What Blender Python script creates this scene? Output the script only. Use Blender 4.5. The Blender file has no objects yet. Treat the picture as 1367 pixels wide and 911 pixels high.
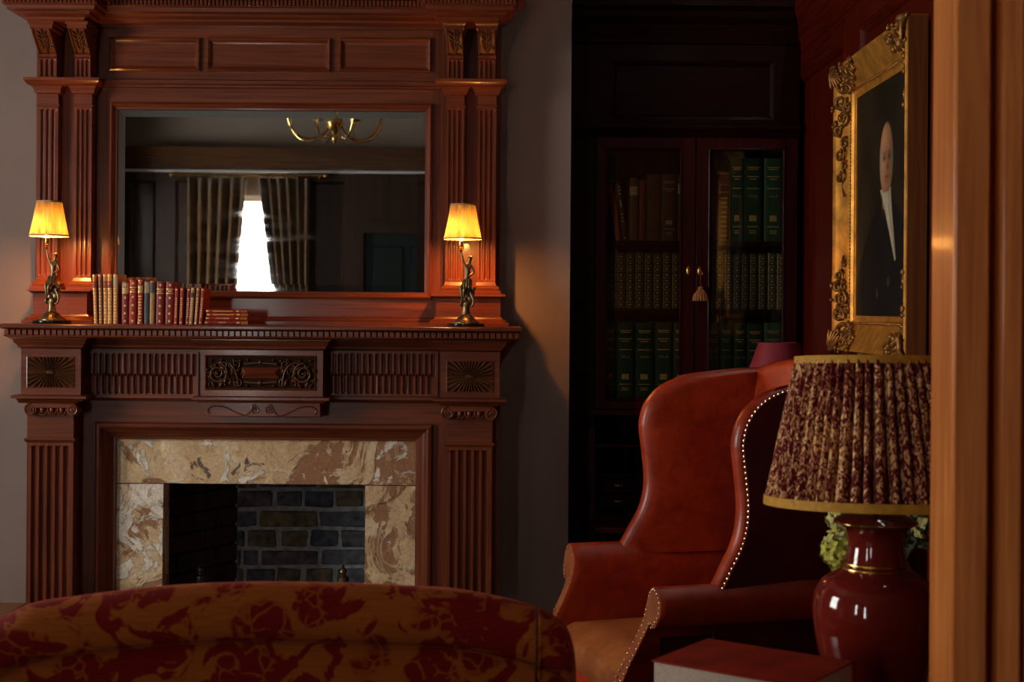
import bpy, bmesh, math, random
from mathutils import Vector, Matrix, noise
random.seed(11)
S = bpy.context.scene
COL = S.collection
PI = math.pi
R = math.radians

# ------------------------------------------------------------------ camera, daylight, exposure
EYE, ROLL, FP, HZ = 1.40, R(0.42), 1367 * 50 / 36, 415.0
cd = bpy.data.cameras.new('camera'); cam = bpy.data.objects.new('camera', cd); COL.objects.link(cam)
cd.lens = 50; cd.sensor_width = 36; cd.shift_y = -(455.5 - HZ) / 1367; cd.clip_start = 0.05
cam.location = (0, 0, EYE); cam.rotation_euler = (R(90), -ROLL, 0)
cd.dof.use_dof = True; cd.dof.focus_distance = 4.9; cd.dof.aperture_fstop = 6.3
S.camera = cam
w = bpy.data.worlds.new('overcast_sky'); S.world = w; w.use_nodes = True
w.node_tree.nodes['Background'].inputs[0].default_value = (1.0, 0.945, 0.90, 1)
w.node_tree.nodes['Background'].inputs[1].default_value = 19.0
S.view_settings.view_transform = 'Standard'; S.view_settings.look = 'None'
S.view_settings.exposure = 0.0; S.view_settings.gamma = 1.0; S.view_settings.use_curve_mapping = False
S.cycles.max_bounces = 7; S.cycles.diffuse_bounces = 3; S.cycles.glossy_bounces = 4; S.cycles.transmission_bounces = 4
S.cycles.transparent_max_bounces = 10; S.cycles.caustics_refractive = False; S.cycles.sample_clamp_indirect = 4.0
S.cycles.use_denoising = True
# windows: (name, wall, along0, along1, z0, z1)
WIN = [('window_1', 'rear', -2.72, -2.02, 0.5, 2.44),
       ('window_2', 'left', -1.4, -0.85, 0.9, 2.6),
       ('window_3', 'left', 2.6, 3.85, 0.9, 2.6)]
WX_L, WY_R, WX_R, CEIL = -3.6, -2.2, 1.17, 3.35
for n, wl, a0, a1, z0, z1 in WIN:                    # sky portals sit in the window openings
    l = bpy.data.lights.new(n + '_portal', 'AREA'); l.shape = 'RECTANGLE'; l.size = a1 - a0; l.size_y = z1 - z0
    l.cycles.is_portal = True
    o = bpy.data.objects.new(n + '_portal', l); COL.objects.link(o)
    if wl == 'rear':
        o.location = ((a0 + a1) / 2, WY_R - 0.16, (z0 + z1) / 2); o.rotation_euler = (R(90), 0, 0)
    else:
        o.location = (WX_L - 0.16, (a0 + a1) / 2, (z0 + z1) / 2); o.rotation_euler = (R(90), 0, R(-90))

# ------------------------------------------------------------------ measuring helpers
CR, SR = math.cos(ROLL), math.sin(ROLL)
def PX(px, py, Y):
    cx, cy = (px - 683.5) / FP, (HZ - py) / FP
    return Y * (cx * CR - cy * SR), EYE + Y * (cx * SR + cy * CR)
def RX(px0, py0, px1, py1, Y):
    my, mx = (py0 + py1) / 2, (px0 + px1) / 2
    return PX(px0, my, Y)[0], PX(px1, my, Y)[0], PX(mx, py1, Y)[1], PX(mx, py0, Y)[1]   # x0, x1, z0, z1
def ZC(py, Y, px=350): return PX(px, py, Y)[1]
def lerp(a, b, t): return a + (b - a) * t
def interp(pts, x):
    if x <= pts[0][0]: return pts[0][1]
    for (a, b), (c, d) in zip(pts, pts[1:]):
        if x <= c: return lerp(b, d, (x - a) / (c - a))
    return pts[-1][1]
def smooth(pts, n):                                   # Catmull-Rom through points, n per span
    out = []
    P = [Vector(p) for p in pts]
    for i in range(len(P) - 1):
        p0, p1, p2, p3 = P[max(i - 1, 0)], P[i], P[i + 1], P[min(i + 2, len(P) - 1)]
        for k in range(n):
            t = k / n
            out.append(0.5 * ((2 * p1) + (p2 - p0) * t + (2 * p0 - 5 * p1 + 4 * p2 - p3) * t * t + (3 * p1 - p0 - 3 * p2 + p3) * t ** 3))
    out.append(P[-1])
    return out

# ------------------------------------------------------------------ mesh builder
class MB:
    def __init__(s): s.v = []; s.f = []
    def add(s, vs, fs):
        n = len(s.v); s.v += [tuple(v) for v in vs]; s.f += [tuple(i + n for i in f) for f in fs]; return s
    def box(s, x0, x1, y0, y1, z0, z1, b=0.0):
        if b:                                         # chamfered along every edge
            vs = []; 
            for sx in (0, 1):
                for sy in (0, 1):
                    for sz in (0, 1):
                        X, Y, Z = (x0, x1)[sx], (y0, y1)[sy], (z0, z1)[sz]
                        dx, dy, dz = (b, -b)[sx], (b, -b)[sy], (b, -b)[sz]
                        vs += [(X, Y + dy, Z + dz), (X + dx, Y, Z + dz), (X + dx, Y + dy, Z)]
            def I(a, c, d, k): return (a * 4 + c * 2 + d) * 3 + k
            fs = []
            for a in (0, 1):
                fs += [(I(a,0,0,0), I(a,0,1,0), I(a,1,1,0), I(a,1,0,0)), (I(0,a,0,1), I(0,a,1,1), I(1,a,1,1), I(1,a,0,1)), (I(0,0,a,2), I(0,1,a,2), I(1,1,a,2), I(1,0,a,2))]
                for c in (0, 1):
                    fs += [(I(a,c,0,0), I(a,c,1,0), I(a,c,1,1), I(a,c,0,1)), (I(a,0,c,0), I(a,1,c,0), I(a,1,c,2), I(a,0,c,2)), (I(0,a,c,1), I(1,a,c,1), I(1,a,c,2), I(0,a,c,2))]
                    for d in (0, 1): fs.append((I(a,c,d,0), I(a,c,d,1), I(a,c,d,2)))
            return s.add(vs, fs)
        return s.add([(x0,y0,z0),(x1,y0,z0),(x1,y1,z0),(x0,y1,z0),(x0,y0,z1),(x1,y0,z1),(x1,y1,z1),(x0,y1,z1)],
                     [(0,1,2,3),(4,5,6,7),(0,1,5,4),(1,2,6,5),(2,3,7,6),(3,0,4,7)])
    def prism(s, poly, a0, a1, fn):                   # poly of (u,v), extruded from a0 to a1; fn(u,v,a) -> xyz
        n = len(poly)
        vs = [fn(u, v, a0) for u, v in poly] + [fn(u, v, a1) for u, v in poly]
        fs = [tuple(range(n)), tuple(range(2 * n - 1, n - 1, -1))] + [(i, (i + 1) % n, n + (i + 1) % n, n + i) for i in range(n)]
        return s.add(vs, fs)
    def prism_y(s, poly, y0, y1): return s.prism(poly, y0, y1, lambda u, v, a: (u, a, v))
    def prism_x(s, poly, x0, x1): return s.prism(poly, x0, x1, lambda u, v, a: (a, u, v))
    def mould(s, x0, x1, yf, yb, prof, L=1, Rr=1):    # moulding with mitred returns; prof = [(projection, z)]
        vs = []
        for p, z in prof:
            vs += [(x0 - p * L, yb, z), (x0 - p * L, yf - p, z), (x1 + p * Rr, yf - p, z), (x1 + p * Rr, yb, z)]
        fs = []
        for i in range(len(prof) - 1):
            for k in range(4):
                a, b = i * 4 + k, i * 4 + (k + 1) % 4
                fs.append((a, b, b + 4, a + 4))
        fs.append((0, 1, 2, 3)); m = (len(prof) - 1) * 4; fs.append((m, m + 1, m + 2, m + 3))
        return s.add(vs, fs)
    def frame(s, x0, x1, z0, z1, prof, y, sides='tblr', close=True):   # picture-frame sweep in the XZ plane; prof = [(inset, projection)]
        rings = [[(x0 + d, y - h, z0 + d), (x1 - d, y - h, z0 + d), (x1 - d, y - h, z1 - d), (x0 + d, y - h, z1 - d)] for d, h in prof]
        for k, nm in enumerate('brtl'):
            if nm not in sides: continue
            k2 = (k + 1) % 4
            vs = [r[k] for r in rings] + [r[k2] for r in rings]; n = len(rings)
            fs = [(i, i + 1, n + i + 1, n + i) for i in range(n - 1)]
            if close: fs += [(n - 1, 0, n, 2 * n - 1), tuple(range(n)), tuple(range(2 * n - 1, n - 1, -1))]
            s.add(vs, fs)
        return s
    def grid(s, P, closed_u=False, closed_v=False):   # P[i][j] -> xyz
        n, m = len(P), len(P[0]); vs = [p for r in P for p in r]; fs = []
        for i in range(n if closed_u else n - 1):
            for j in range(m if closed_v else m - 1):
                fs.append((i * m + j, ((i + 1) % n) * m + j, ((i + 1) % n) * m + (j + 1) % m, i * m + (j + 1) % m))
        return s.add(vs, fs)
    def lathe(s, cx, cy, prof, seg=32, ax=None, sx=1, sy=1):
        P = [[(cx + sx * r * math.cos(2 * PI * k / seg), cy + sy * r * math.sin(2 * PI * k / seg), z) for k in range(seg)] for r, z in prof]
        s.grid(P, False, True)
        n = len(s.v) - len(prof) * seg
        s.f.append(tuple(range(n, n + seg))); s.f.append(tuple(range(n + (len(prof) - 1) * seg, n + len(prof) * seg)))
        return s
    def tube(s, path, r, seg=8, closed=False):
        P = [Vector(p) for p in path]; n = len(P); rings = []
        up = Vector((0.13, 0.31, 0.94)).normalized(); pn = None
        for i in range(n):
            t = (P[min(i + 1, n - 1)] - P[max(i - 1, 0)])
            t = t.normalized() if t.length > 1e-9 else Vector((0, 0, 1))
            if pn is None:
                a = up if abs(t.dot(up)) < 0.95 else Vector((1, 0, 0))
                pn = (a - t * a.dot(t)).normalized()
            else:
                pn = (pn - t * pn.dot(t)); pn = pn.normalized() if pn.length > 1e-6 else t.orthogonal().normalized()
            b = t.cross(pn); rr = r[i] if isinstance(r, (list, tuple)) else r
            rings.append([tuple(P[i] + (pn * math.cos(2 * PI * k / seg) + b * math.sin(2 * PI * k / seg)) * rr) for k in range(seg)])
        k0 = len(s.v); s.grid(rings, closed, True)
        if not closed:
            s.f.append(tuple(range(k0, k0 + seg))); s.f.append(tuple(range(k0 + (n - 1) * seg, k0 + n * seg)))
        return s
    def ball(s, c, rx, ry=None, rz=None, nu=10, nv=6):
        ry = rx if ry is None else ry; rz = rx if rz is None else rz
        P = []
        for i in range(nv + 1):
            th = PI * (i + 0.02) / (nv + 0.04) - PI / 2
            P.append([(c[0] + rx * math.cos(th) * math.cos(2 * PI * k / nu), c[1] + ry * math.cos(th) * math.sin(2 * PI * k / nu), c[2] + rz * math.sin(th)) for k in range(nu)])
        k0 = len(s.v); s.grid(P, False, True)
        s.f.append(tuple(range(k0, k0 + nu))); s.f.append(tuple(range(k0 + nv * nu, k0 + (nv + 1) * nu)))
        return s
    def slab(s, x0, x1, z0, z1, yf, th, hf, nx, nz):  # relief slab; hf(x,z) = how far the front is pushed back
        xs = nx if isinstance(nx, list) else [lerp(x0, x1, i / nx) for i in range(nx + 1)]
        zs = nz if isinstance(nz, list) else [lerp(z0, z1, i / nz) for i in range(nz + 1)]
        s.grid([[(x, yf + hf(x, z), z) for z in zs] for x in xs])
        n, m = len(xs), len(zs); k0 = len(s.v) - n * m
        rim = [k0 + i * m for i in range(n)] + [k0 + (n - 1) * m + j for j in range(1, m)] + [k0 + i * m + m - 1 for i in range(n - 2, -1, -1)] + [k0 + j for j in range(m - 2, 0, -1)]
        b0 = len(s.v); s.v += [(s.v[i][0], yf + th, s.v[i][2]) for i in rim]; q = len(rim)
        s.f += [(rim[i], rim[(i + 1) % q], b0 + (i + 1) % q, b0 + i) for i in range(q)]; s.f.append(tuple(range(b0, b0 + q)))
        return s
    def xf(s, M):
        s.v = [tuple(M @ Vector(v)) for v in s.v]; return s

def root_of(o):
    while o.parent: o = o.parent
    return o
def mesh_of(mb, mat, sharp=38):
    me = bpy.data.meshes.new('m'); me.from_pydata(mb.v, [], mb.f)
    bm = bmesh.new(); bm.from_mesh(me); bmesh.ops.recalc_face_normals(bm, faces=bm.faces); bm.to_mesh(me); bm.free()
    for m in (mat if isinstance(mat, (list, tuple)) else [mat]): me.materials.append(m)
    me.polygons.foreach_set('use_smooth', [True] * len(me.polygons))
    me.set_sharp_from_angle(angle=R(sharp)); me.update()
    return me
def tag(o, label=None, cat=None, group=None, kind=None):
    if label: o['label'] = label
    if cat: o['category'] = cat
    if group: o['group'] = group
    if kind: o['kind'] = kind
    return o
def obj(name, mb, mat, parent=None, local=False, sharp=38, kind=None, bevel=0, sub=0, label=None):
    """mb in world coordinates unless local; parts share their thing's frame"""
    if parent is not None and not local:
        L = Vector(root_of(parent).location); mb.v = [tuple(Vector(v) - L) for v in mb.v]
    me = mesh_of(mb, mat, sharp); o = bpy.data.objects.new(name, me); COL.objects.link(o)
    if parent is None and not local:
        xs = [v[0] for v in mb.v]; ys = [v[1] for v in mb.v]; zs = [v[2] for v in mb.v]
        c = Vector(((min(xs) + max(xs)) / 2, (min(ys) + max(ys)) / 2, min(zs)))
        me.transform(Matrix.Translation(-c)); o.location = c
    o.parent = parent
    if bevel:
        b = o.modifiers.new('soft_edges', 'BEVEL'); b.width = bevel; b.segments = 3; b.limit_method = 'ANGLE'; b.angle_limit = R(35)
    if sub:
        b = o.modifiers.new('rounding', 'SUBSURF'); b.levels = sub; b.render_levels = sub
    if kind: o['kind'] = kind
    if label: o['label'] = label
    return o
def thing(name, label, cat, loc=(0, 0, 0), rz=0, group=None, kind=None):
    o = bpy.data.objects.new(name, None); COL.objects.link(o); o.empty_display_size = 0.1
    o.location = loc; o.rotation_euler = (0, 0, rz)
    return tag(o, label, cat, group, kind)
def text(name, body, size, mat, parent, M, ext=0.0002):
    cu = bpy.data.curves.new('t', 'FONT'); cu.body = body; cu.size = size; cu.extrude = ext; cu.align_x = 'CENTER'; cu.align_y = 'CENTER'
    cu.resolution_u = 2
    t = bpy.data.objects.new('t', cu); COL.objects.link(t)
    me = bpy.data.meshes.new_from_object(t.evaluated_get(bpy.context.evaluated_depsgraph_get())); bpy.data.objects.remove(t)
    me.transform(M); me.materials.clear(); me.materials.append(mat)
    o = bpy.data.objects.new(name, me); COL.objects.link(o); o.parent = parent; return o

# ------------------------------------------------------------------ materials
def newmat(name):
    m = bpy.data.materials.new(name); m.use_nodes = True; nt = m.node_tree
    return m, nt, nt.nodes['Principled BSDF']
def nd(nt, t, **kw):
    n = nt.nodes.new(t)
    for k, v in kw.items():
        if k in n.inputs: n.inputs[k].default_value = v
        else: setattr(n, k, v)
    return n
def col(c): return (c[0], c[1], c[2], 1)
def ramp(nt, stops):
    r = nt.nodes.new('ShaderNodeValToRGB'); e = r.color_ramp.elements
    while len(e) < len(stops): e.new(0.5)
    for i, (p, c) in enumerate(stops): e[i].position = p; e[i].color = col(c) if len(c) == 3 else c
    return r
def coords(nt, scale=(1, 1, 1), kind='Object'):
    t = nt.nodes.new('ShaderNodeTexCoord'); mp = nt.nodes.new('ShaderNodeMapping'); mp.inputs['Scale'].default_value = scale
    nt.links.new(t.outputs[kind], mp.inputs['Vector']); return mp.outputs['Vector']
def bump(nt, b, height, strength, dist=0.002):
    bp = nd(nt, 'ShaderNodeBump', Strength=strength, Distance=dist); nt.links.new(height, bp.inputs['Height']); nt.links.new(bp.outputs['Normal'], b.inputs['Normal'])
def plain(name, c, rough=0.5, metal=0.0, spec=0.3, var=0.0, scale=30, bmp=0.0, coat=0.0, sheen=0.0):
    m, nt, b = newmat(name)
    b.inputs['Base Color'].default_value = col(c); b.inputs['Roughness'].default_value = rough; b.inputs['Metallic'].default_value = metal
    b.inputs['Specular IOR Level'].default_value = spec; b.inputs['Coat Weight'].default_value = coat; b.inputs['Sheen Weight'].default_value = sheen
    if var or bmp:
        n = nd(nt, 'ShaderNodeTexNoise', Scale=scale, Detail=5.0); nt.links.new(coords(nt), n.inputs['Vector'])
        if var:
            r = ramp(nt, [(0.3, [x * (1 - var) for x in c]), (0.7, [min(1, x * (1 + var)) for x in c])]); nt.links.new(n.outputs['Fac'], r.inputs['Fac']); nt.links.new(r.outputs['Color'], b.inputs['Base Color'])
        if bmp: bump(nt, b, n.outputs['Fac'], bmp)
    return m
def wood(name, dark, light, axis='x', rough=0.30, fine=90, coat=0.22, spec=0.32):
    m, nt, b = newmat(name)
    sc = {'x': (3, fine, fine), 'z': (fine, fine, 3), 'y': (fine, 3, fine)}[axis]
    n = nd(nt, 'ShaderNodeTexNoise', Scale=1.0, Detail=6.0, Roughness=0.6, Distortion=0.5); nt.links.new(coords(nt, sc), n.inputs['Vector'])
    sc2 = tuple(x / 9 for x in sc)
    n2 = nd(nt, 'ShaderNodeTexNoise', Scale=1.0, Detail=3.0, Distortion=0.8); nt.links.new(coords(nt, sc2), n2.inputs['Vector'])
    r1 = ramp(nt, [(0.28, dark), (0.72, light)]); nt.links.new(n.outputs['Fac'], r1.inputs['Fac'])
    r2 = ramp(nt, [(0.3, (0.66, 0.62, 0.62)), (0.7, (1.12, 1.08, 1.05))]); nt.links.new(n2.outputs['Fac'], r2.inputs['Fac'])
    mx = nd(nt, 'ShaderNodeMix', data_type='RGBA', blend_type='MULTIPLY'); mx.inputs[0].default_value = 0.75
    nt.links.new(r1.outputs['Color'], mx.inputs[6]); nt.links.new(r2.outputs['Color'], mx.inputs[7]); nt.links.new(mx.outputs[2], b.inputs['Base Color'])
    rr = nd(nt, 'ShaderNodeMapRange'); rr.inputs[3].default_value = rough - 0.06; rr.inputs[4].default_value = rough + 0.12
    nt.links.new(n2.outputs['Fac'], rr.inputs[0]); nt.links.new(rr.outputs[0], b.inputs['Roughness'])
    b.inputs['Coat Weight'].default_value = coat; b.inputs['Coat Roughness'].default_value = 0.12; b.inputs['Specular IOR Level'].default_value = spec
    bump(nt, b, n.outputs['Fac'], 0.12, 0.001)
    return m
WD, WL = (0.080, 0.0145, 0.0042), (0.225, 0.048, 0.0145)
WOODX = wood('mahogany_horizontal', WD, WL, 'x'); WOODZ = wood('mahogany_vertical', WD, WL, 'z')
CARVE = wood('carved_oak', (0.045, 0.014, 0.005), (0.13, 0.045, 0.016), 'x', 0.3)
CARVEGROUND = plain('dark_carved_ground', (0.020, 0.0075, 0.003), 0.7, spec=0.08, var=0.3, scale=90, bmp=0.3)
PANX = wood('panelling_horizontal', (0.044, 0.0036, 0.0008), (0.135, 0.0105, 0.0020), 'y', coat=0.02, spec=0.1); PANZ = wood('panelling_vertical', (0.044, 0.0036, 0.0008), (0.135, 0.0105, 0.0020), 'z', coat=0.02, spec=0.1)
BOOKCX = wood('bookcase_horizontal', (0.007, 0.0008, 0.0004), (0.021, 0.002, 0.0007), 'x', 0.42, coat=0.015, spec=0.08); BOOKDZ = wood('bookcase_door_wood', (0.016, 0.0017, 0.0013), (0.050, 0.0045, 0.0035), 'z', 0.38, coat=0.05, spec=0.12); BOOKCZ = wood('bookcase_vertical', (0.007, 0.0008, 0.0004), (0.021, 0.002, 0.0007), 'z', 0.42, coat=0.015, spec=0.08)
POSTW = wood('pine_vertical', (0.46, 0.125, 0.024), (0.80, 0.27, 0.065), 'z', 0.3, 70)
FLOORW = wood('floor_boards', (0.03, 0.014, 0.008), (0.09, 0.04, 0.02), 'y', 0.4)
REARWALL = plain('rear_wall_paint', (0.34, 0.275, 0.225), 0.9, var=0.05, scale=3)
GREYWALL = plain('grey_wall_paint', (0.245, 0.172, 0.145), 0.85, var=0.08, scale=3, bmp=0.05)
CEILM = plain('ceiling_paint', (0.14, 0.125, 0.11), 0.9, var=0.04)
SOOT = plain('sooty_lining', (0.012, 0.009, 0.008), 0.9, var=0.4, scale=12)
MORTAR = plain('old_mortar', (0.34, 0.33, 0.33), 0.95, var=0.35, scale=25, bmp=0.4)
BRASS = plain('aged_brass', (0.62, 0.38, 0.10), 0.25, 1.0, var=0.2, scale=40)
POLBRASS = plain('polished_brass', (0.90, 0.62, 0.22), 0.14, 1.0)
BRONZE = plain('dark_bronze', (0.22, 0.145, 0.07), 0.34, 0.9, var=0.5, scale=60, bmp=0.1)
NAIL = plain('nail_brass', (0.88, 0.64, 0.40), 0.26, 1.0)
GILT = plain('gilt_tooling', (0.72, 0.47, 0.17), 0.4, 0.7)
GILTDIM = plain('tarnished_gilt_tooling', (0.36, 0.26, 0.12), 0.5, 0.4)
PAPER = plain('page_edges', (0.62, 0.52, 0.40), 0.8, var=0.12, scale=120)
BLACKMARBLE = plain('black_marble', (0.012, 0.011, 0.011), 0.12, var=0.4, scale=30)
IRON = plain('cast_iron', (0.02, 0.017, 0.015), 0.5, 0.6)
WHITEPAINT = plain('white_window_paint', (0.75, 0.74, 0.70), 0.4)
def brickmat(name, c):
    return plain(name, c, 0.9, var=0.55, scale=28, bmp=0.6)
BRICKS = [brickmat('brick_%s' % n, c) for n, c in (('slate', (0.10, 0.10, 0.118)), ('umber', (0.15, 0.11, 0.075)), ('plum', (0.13, 0.095, 0.105)), ('ochre', (0.17, 0.13, 0.075)), ('blue', (0.082, 0.092, 0.125)))]
def stone(name, xc, slope, white, seed):
    """tan sandstone: scaled pale skin, purple-brown beds (more of them to the right of xc when slope > 0), fine pitting"""
    m, nt, b = newmat(name); tc = nt.nodes.new('ShaderNodeTexCoord'); mp = nt.nodes.new('ShaderNodeMapping'); mp.inputs['Location'].default_value = (seed, seed * .7, seed * 1.3)
    nt.links.new(tc.outputs['Object'], mp.inputs['Vector']); v = mp.outputs['Vector']
    def nz(sc, det, ro, di): 
        n = nd(nt, 'ShaderNodeTexNoise', Scale=sc, Detail=det, Roughness=ro, Distortion=di); nt.links.new(v, n.inputs['Vector']); return n.outputs['Fac']
    def mixc(f, a, c):
        x = nd(nt, 'ShaderNodeMix', data_type='RGBA'); nt.links.new(f, x.inputs[0])
        for k, q in ((6, a), (7, c)):
            if isinstance(q, tuple): x.inputs[k].default_value = col(q)
            else: nt.links.new(q, x.inputs[k])
        return x.outputs[2]
    def step(f, a, c):
        r = ramp(nt, [(a, (0, 0, 0)), (c, (1, 1, 1))]); nt.links.new(f, r.inputs['Fac']); return r.outputs['Color']
    sx = nt.nodes.new('ShaderNodeSeparateXYZ'); nt.links.new(tc.outputs['Object'], sx.inputs[0])
    gr = nd(nt, 'ShaderNodeMath', operation='MULTIPLY_ADD'); gr.inputs[1].default_value = slope; gr.inputs[2].default_value = -slope * xc; nt.links.new(sx.outputs['X'], gr.inputs[0]); gr.use_clamp = False
    def plus(f, k=1.0):
        a = nd(nt, 'ShaderNodeMath', operation='MULTIPLY_ADD'); a.inputs[1].default_value = k; nt.links.new(gr.outputs[0], a.inputs[0]); nt.links.new(f, a.inputs[2]); return a.outputs[0]
    base = ramp(nt, [(0.32, (0.62, 0.38, 0.20)), (0.5, (0.78, 0.53, 0.30)), (0.68, (0.86, 0.66, 0.45))]); nt.links.new(nz(9, 8, .65, .6), base.inputs['Fac'])
    f1 = nz(4.2, 10, .62, 1.2); brown = step(plus(f1), .53, .565)
    c = mixc(brown, base.outputs['Color'], (0.40, 0.19, 0.10))
    f2 = nz(5.5, 12, .68, 1.6); wh = step(f2, white, white + .03)
    c = mixc(wh, c, (0.95, 0.82, 0.68))
    dk = step(nz(11, 6, .6, .8), .665, .69); c = mixc(dk, c, (0.17, 0.115, 0.10))
    fine = nz(95, 5, .7, 0); ff = ramp(nt, [(0.32, (0.66, 0.63, 0.61)), (0.62, (1.08, 1.08, 1.08))]); nt.links.new(fine, ff.inputs['Fac'])
    m2 = nd(nt, 'ShaderNodeMix', data_type='RGBA', blend_type='MULTIPLY'); m2.inputs[0].default_value = 0.75; nt.links.new(c, m2.inputs[6]); nt.links.new(ff.outputs['Color'], m2.inputs[7])
    nt.links.new(m2.outputs[2], b.inputs['Base Color']); b.inputs['Roughness'].default_value = 0.85; b.inputs['Specular IOR Level'].default_value = 0.15
    h1 = nd(nt, 'ShaderNodeMath', operation='MULTIPLY_ADD'); h1.inputs[1].default_value = 0.5; nt.links.new(fine, h1.inputs[0]); nt.links.new(wh, h1.inputs[2])
    h2 = nd(nt, 'ShaderNodeMath', operation='MULTIPLY_ADD'); h2.inputs[1].default_value = 1.4; nt.links.new(nz(30, 8, .7, .5), h2.inputs[0]); nt.links.new(h1.outputs[0], h2.inputs[2])
    h3 = nd(nt, 'ShaderNodeMath', operation='SUBTRACT'); nt.links.new(h2.outputs[0], h3.inputs[0]); nt.links.new(brown, h3.inputs[1])
    bump(nt, b, h3.outputs[0], 0.75, 0.005)
    return m
STONE_LINTEL = stone('sandstone_lintel', 0.02, .22, .575, 1.3); STONE_LEFT = stone('sandstone_left_jamb', 0.0, 0.0, .515, 3.1); STONE_RIGHT = stone('sandstone_right_jamb', -4.0, 0.018, .60, 6.2)
def leather(name, c, dark, rough=0.36, worn=None):
    m, nt, b = newmat(name); v = coords(nt)
    n1 = nd(nt, 'ShaderNodeTexNoise', Scale=5.0, Detail=6.0, Roughness=0.6); nt.links.new(v, n1.inputs['Vector'])
    n2 = nd(nt, 'ShaderNodeTexVoronoi', Scale=260.0); nt.links.new(v, n2.inputs['Vector'])
    n3 = nd(nt, 'ShaderNodeTexNoise', Scale=1.0, Detail=4.0); nt.links.new(coords(nt, (14, 14, 60)), n3.inputs['Vector'])
    r = ramp(nt, [(0.3, dark), (0.68, c)]); nt.links.new(n1.outputs['Fac'], r.inputs['Fac'])
    n4 = nd(nt, 'ShaderNodeTexNoise', Scale=26.0, Detail=6.0, Roughness=0.65, Distortion=0.6); nt.links.new(v, n4.inputs['Vector']); r4 = ramp(nt, [(0.3, (0.70, 0.66, 0.62)), (0.7, (1.14, 1.2, 1.25))]); nt.links.new(n4.outputs['Fac'], r4.inputs['Fac'])
    mx = nd(nt, 'ShaderNodeMix', data_type='RGBA', blend_type='MULTIPLY'); mx.inputs[0].default_value = 1.0; nt.links.new(r.outputs['Color'], mx.inputs[6]); nt.links.new(r4.outputs['Color'], mx.inputs[7]); nt.links.new(mx.outputs[2], b.inputs['Base Color'])
    rr = nd(nt, 'ShaderNodeMapRange'); rr.inputs[3].default_value = rough - 0.05; rr.inputs[4].default_value = rough + 0.16
    nt.links.new(n1.outputs['Fac'], rr.inputs[0]); nt.links.new(rr.outputs[0], b.inputs['Roughness'])
    b.inputs['Specular IOR Level'].default_value = 0.5
    ad = nd(nt, 'ShaderNodeMath', operation='MULTIPLY_ADD'); ad.inputs[1].default_value = 2.0; nt.links.new(n3.outputs['Fac'], ad.inputs[0]); nt.links.new(n2.outputs['Distance'], ad.inputs[2])
    bump(nt, b, ad.outputs[0], 0.12, 0.0015)
    return m
LEATHER = leather('russet_leather', (0.50, 0.050, 0.0075), (0.19, 0.0075, 0.0018), 0.30)
SEATL = leather('tan_seat_leather', (0.40, 0.115, 0.028), (0.20, 0.042, 0.009), 0.42)
MAROON = plain('maroon_outside_hide', (0.080, 0.0065, 0.0075), 0.6, var=0.25, scale=8)
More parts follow.
